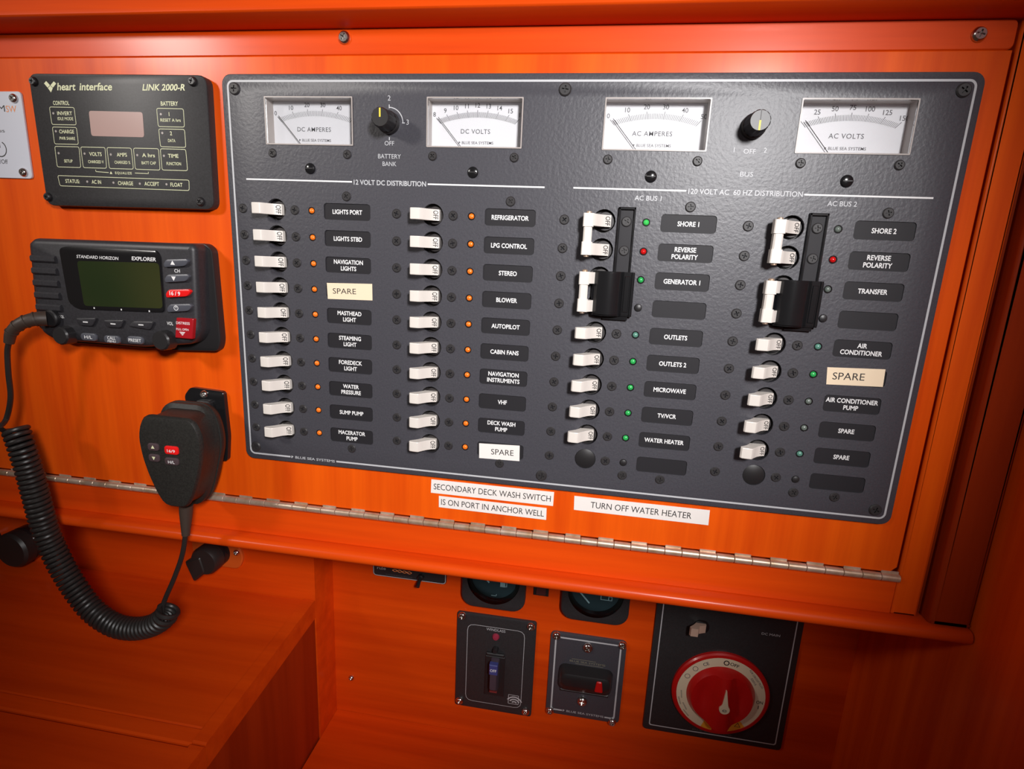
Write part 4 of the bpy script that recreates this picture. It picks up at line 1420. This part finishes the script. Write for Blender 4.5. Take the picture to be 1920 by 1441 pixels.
MB().tube([(nx + 4, ny - 5, T + 2), (nx - 16, ny + 17, T + 2)], .9, 6).build('needle', WHITE_INK, g)
x, y = Q(1137, 1121, T)
mb = MB().box(x - 6, x - 5.2, y - 2, y + 5, T, T + .1).box(x - 6, x + 6, y - 2.6, y - 1.9, T, T + .1).box(x + 2, x + 2.8, y - 2, y + 5, T, T + .1).box(x + 2.8, x + 6, y + 1.6, y + 2.3, T, T + .1).box(x + 5.4, x + 6.1, y - 2, y + 2, T, T + .1)
mb.build('level_mark', WHITE_INK, g)

# small rocker between the gauges
T_ = GW + 2
x0, x1, y0, y1 = rect_from([(1001, 1098), (1029.5, 1102), (1028, 1118.5), (1000, 1115)], T_)
y1 += 10
rk = thing('rocker_switch', 'small black rocker switch between the two gauges', 'switch', ((x0 + x1) / 2, y0, GW))
MB().box(x0, x1, y0, y1, GW, T_, .5).build('bezel', BLACK, rk)
MB().slab_x([(y0 + 3, T_), (y0 + 3, T_ + 2.6), ((y0 + y1) / 2, T_ + 1.2), (y1 - 3, T_ + .6), (y1 - 3, T_)], x0 + 3, x1 - 3).build('rocker', principled('smoky_red_rocker', (.07, .018, .018), .3), rk)

# pump switch plate
T_ = GW + 1.5
x0, x1, y0, y1 = rect_from([(698, 1060), (837, 1078), (836.5, 1095), (700, 1079)], T_)
y1 += 16
nm_ = thing('pump_switch_plate', 'black switch plate with orange wave mark just under the nosing', 'switch panel', ((x0 + x1) / 2, y0, GW))
MB().box(x0, x1, y0, y1, GW, T_, .4, r=4).build('face_plate', PANEL2, nm_)
MB().ring(rrect(x0 + .6, x1 - .6, y0 + .6, y1 - .6, 3.6, 4), rrect(x0 + 1.3, x1 - 1.3, y0 + 1.3, y1 - 1.3, 3, 4), T_, T_ + .06).build('border_line', LINE_INK, nm_)
x, y = Q(712, 1064, T_)
MB().text('rule', x + 2, y, 3.4, 10, T_).build('lettering', LINE_INK, nm_)
x2, y2 = Q(748, 1077, T_); MB().text('llllllllllllllll', x2, y2 - 1.5, 1.0, 30, T_).build('fine_print', GREY_INK, nm_)
mb = MB()
xa, ya = Q(736, 1068, T_); xb, yb = Q(772, 1074, T_)
for ph in (0, math.pi):
    pts = [(xa + (xb - xa) * i / 24, ya + (yb - ya) * i / 24 + 1.3 * math.sin(ph + i / 24 * 4 * math.pi), T_ + .25) for i in range(25)]
    mb.tube(pts, .42, 5)
mb.build('wave_mark', ORANGE_INK, nm_)
x, y = Q(790, 1080, T_)
tb = MB().lathe([(3.4, T_), (3.4, T_ + 4), (2.6, T_ + 5)], x, y, 16).build('toggle_bushing', BLACK, nm_)
MB().tube([(x, y, T_ + 4), (x + .5, y - 4, T_ + 14)], [1.6, 2.2], 10).build('toggle', BLACK, nm_)

x, y = Q(659, 1270, GW)
put('screw', SC_SMALL, bpy.data.objects['wall_lower'], (x, y, GW), .2)

# ---------------------------------------------------------------- chart table
ct = thing('chart_table', 'orange varnished chart table with sloping top at lower left', 'desk', (-250, -720, 0))
def ztop(d):
    return -391.0 - .078 * (d + 98)
GR = 83.0
def top_board(name, xa, xb, d0, d1, th, mat, lift=0.0):
    pr_ = [(ztop(d0) + lift, d0), (ztop(d1) + lift - .0, d1), (ztop(d1) - th, d1), (ztop(d0) - th, d0)]
    # soften the upper edges
    e = 1.4
    pr_ = [(ztop(d0) + lift - e, d0), (ztop(d0) + lift, d0 + e), (ztop(d1) + lift, d1 - e), (ztop(d1) + lift - e, d1), (ztop(d1) - th, d1), (ztop(d0) - th, d0)]
    return MB().slab_x(pr_, xa, xb).build(name, mat, ct)
top_board('lid', XL, X0 - 12, LW + .3, GR - 14.6, 18, WOOD_Y)
top_board('lid_edge', XL, X0 - 12, GR - 14.5, GR - .7, 18, WOOD_X, .4)
top_board('front_board', XL, X0 - 12, GR + .7, 170, 18, WOOD_Y)
top_board('side_rail', X0 - 11.8, X0, LW + .3, GR - 2, 20, WOOD_Y, 1.6)
top_board('side_rail', X0 - 11.8, X0, GR - 1.2, 170, 20, WOOD_Y, 1.0)
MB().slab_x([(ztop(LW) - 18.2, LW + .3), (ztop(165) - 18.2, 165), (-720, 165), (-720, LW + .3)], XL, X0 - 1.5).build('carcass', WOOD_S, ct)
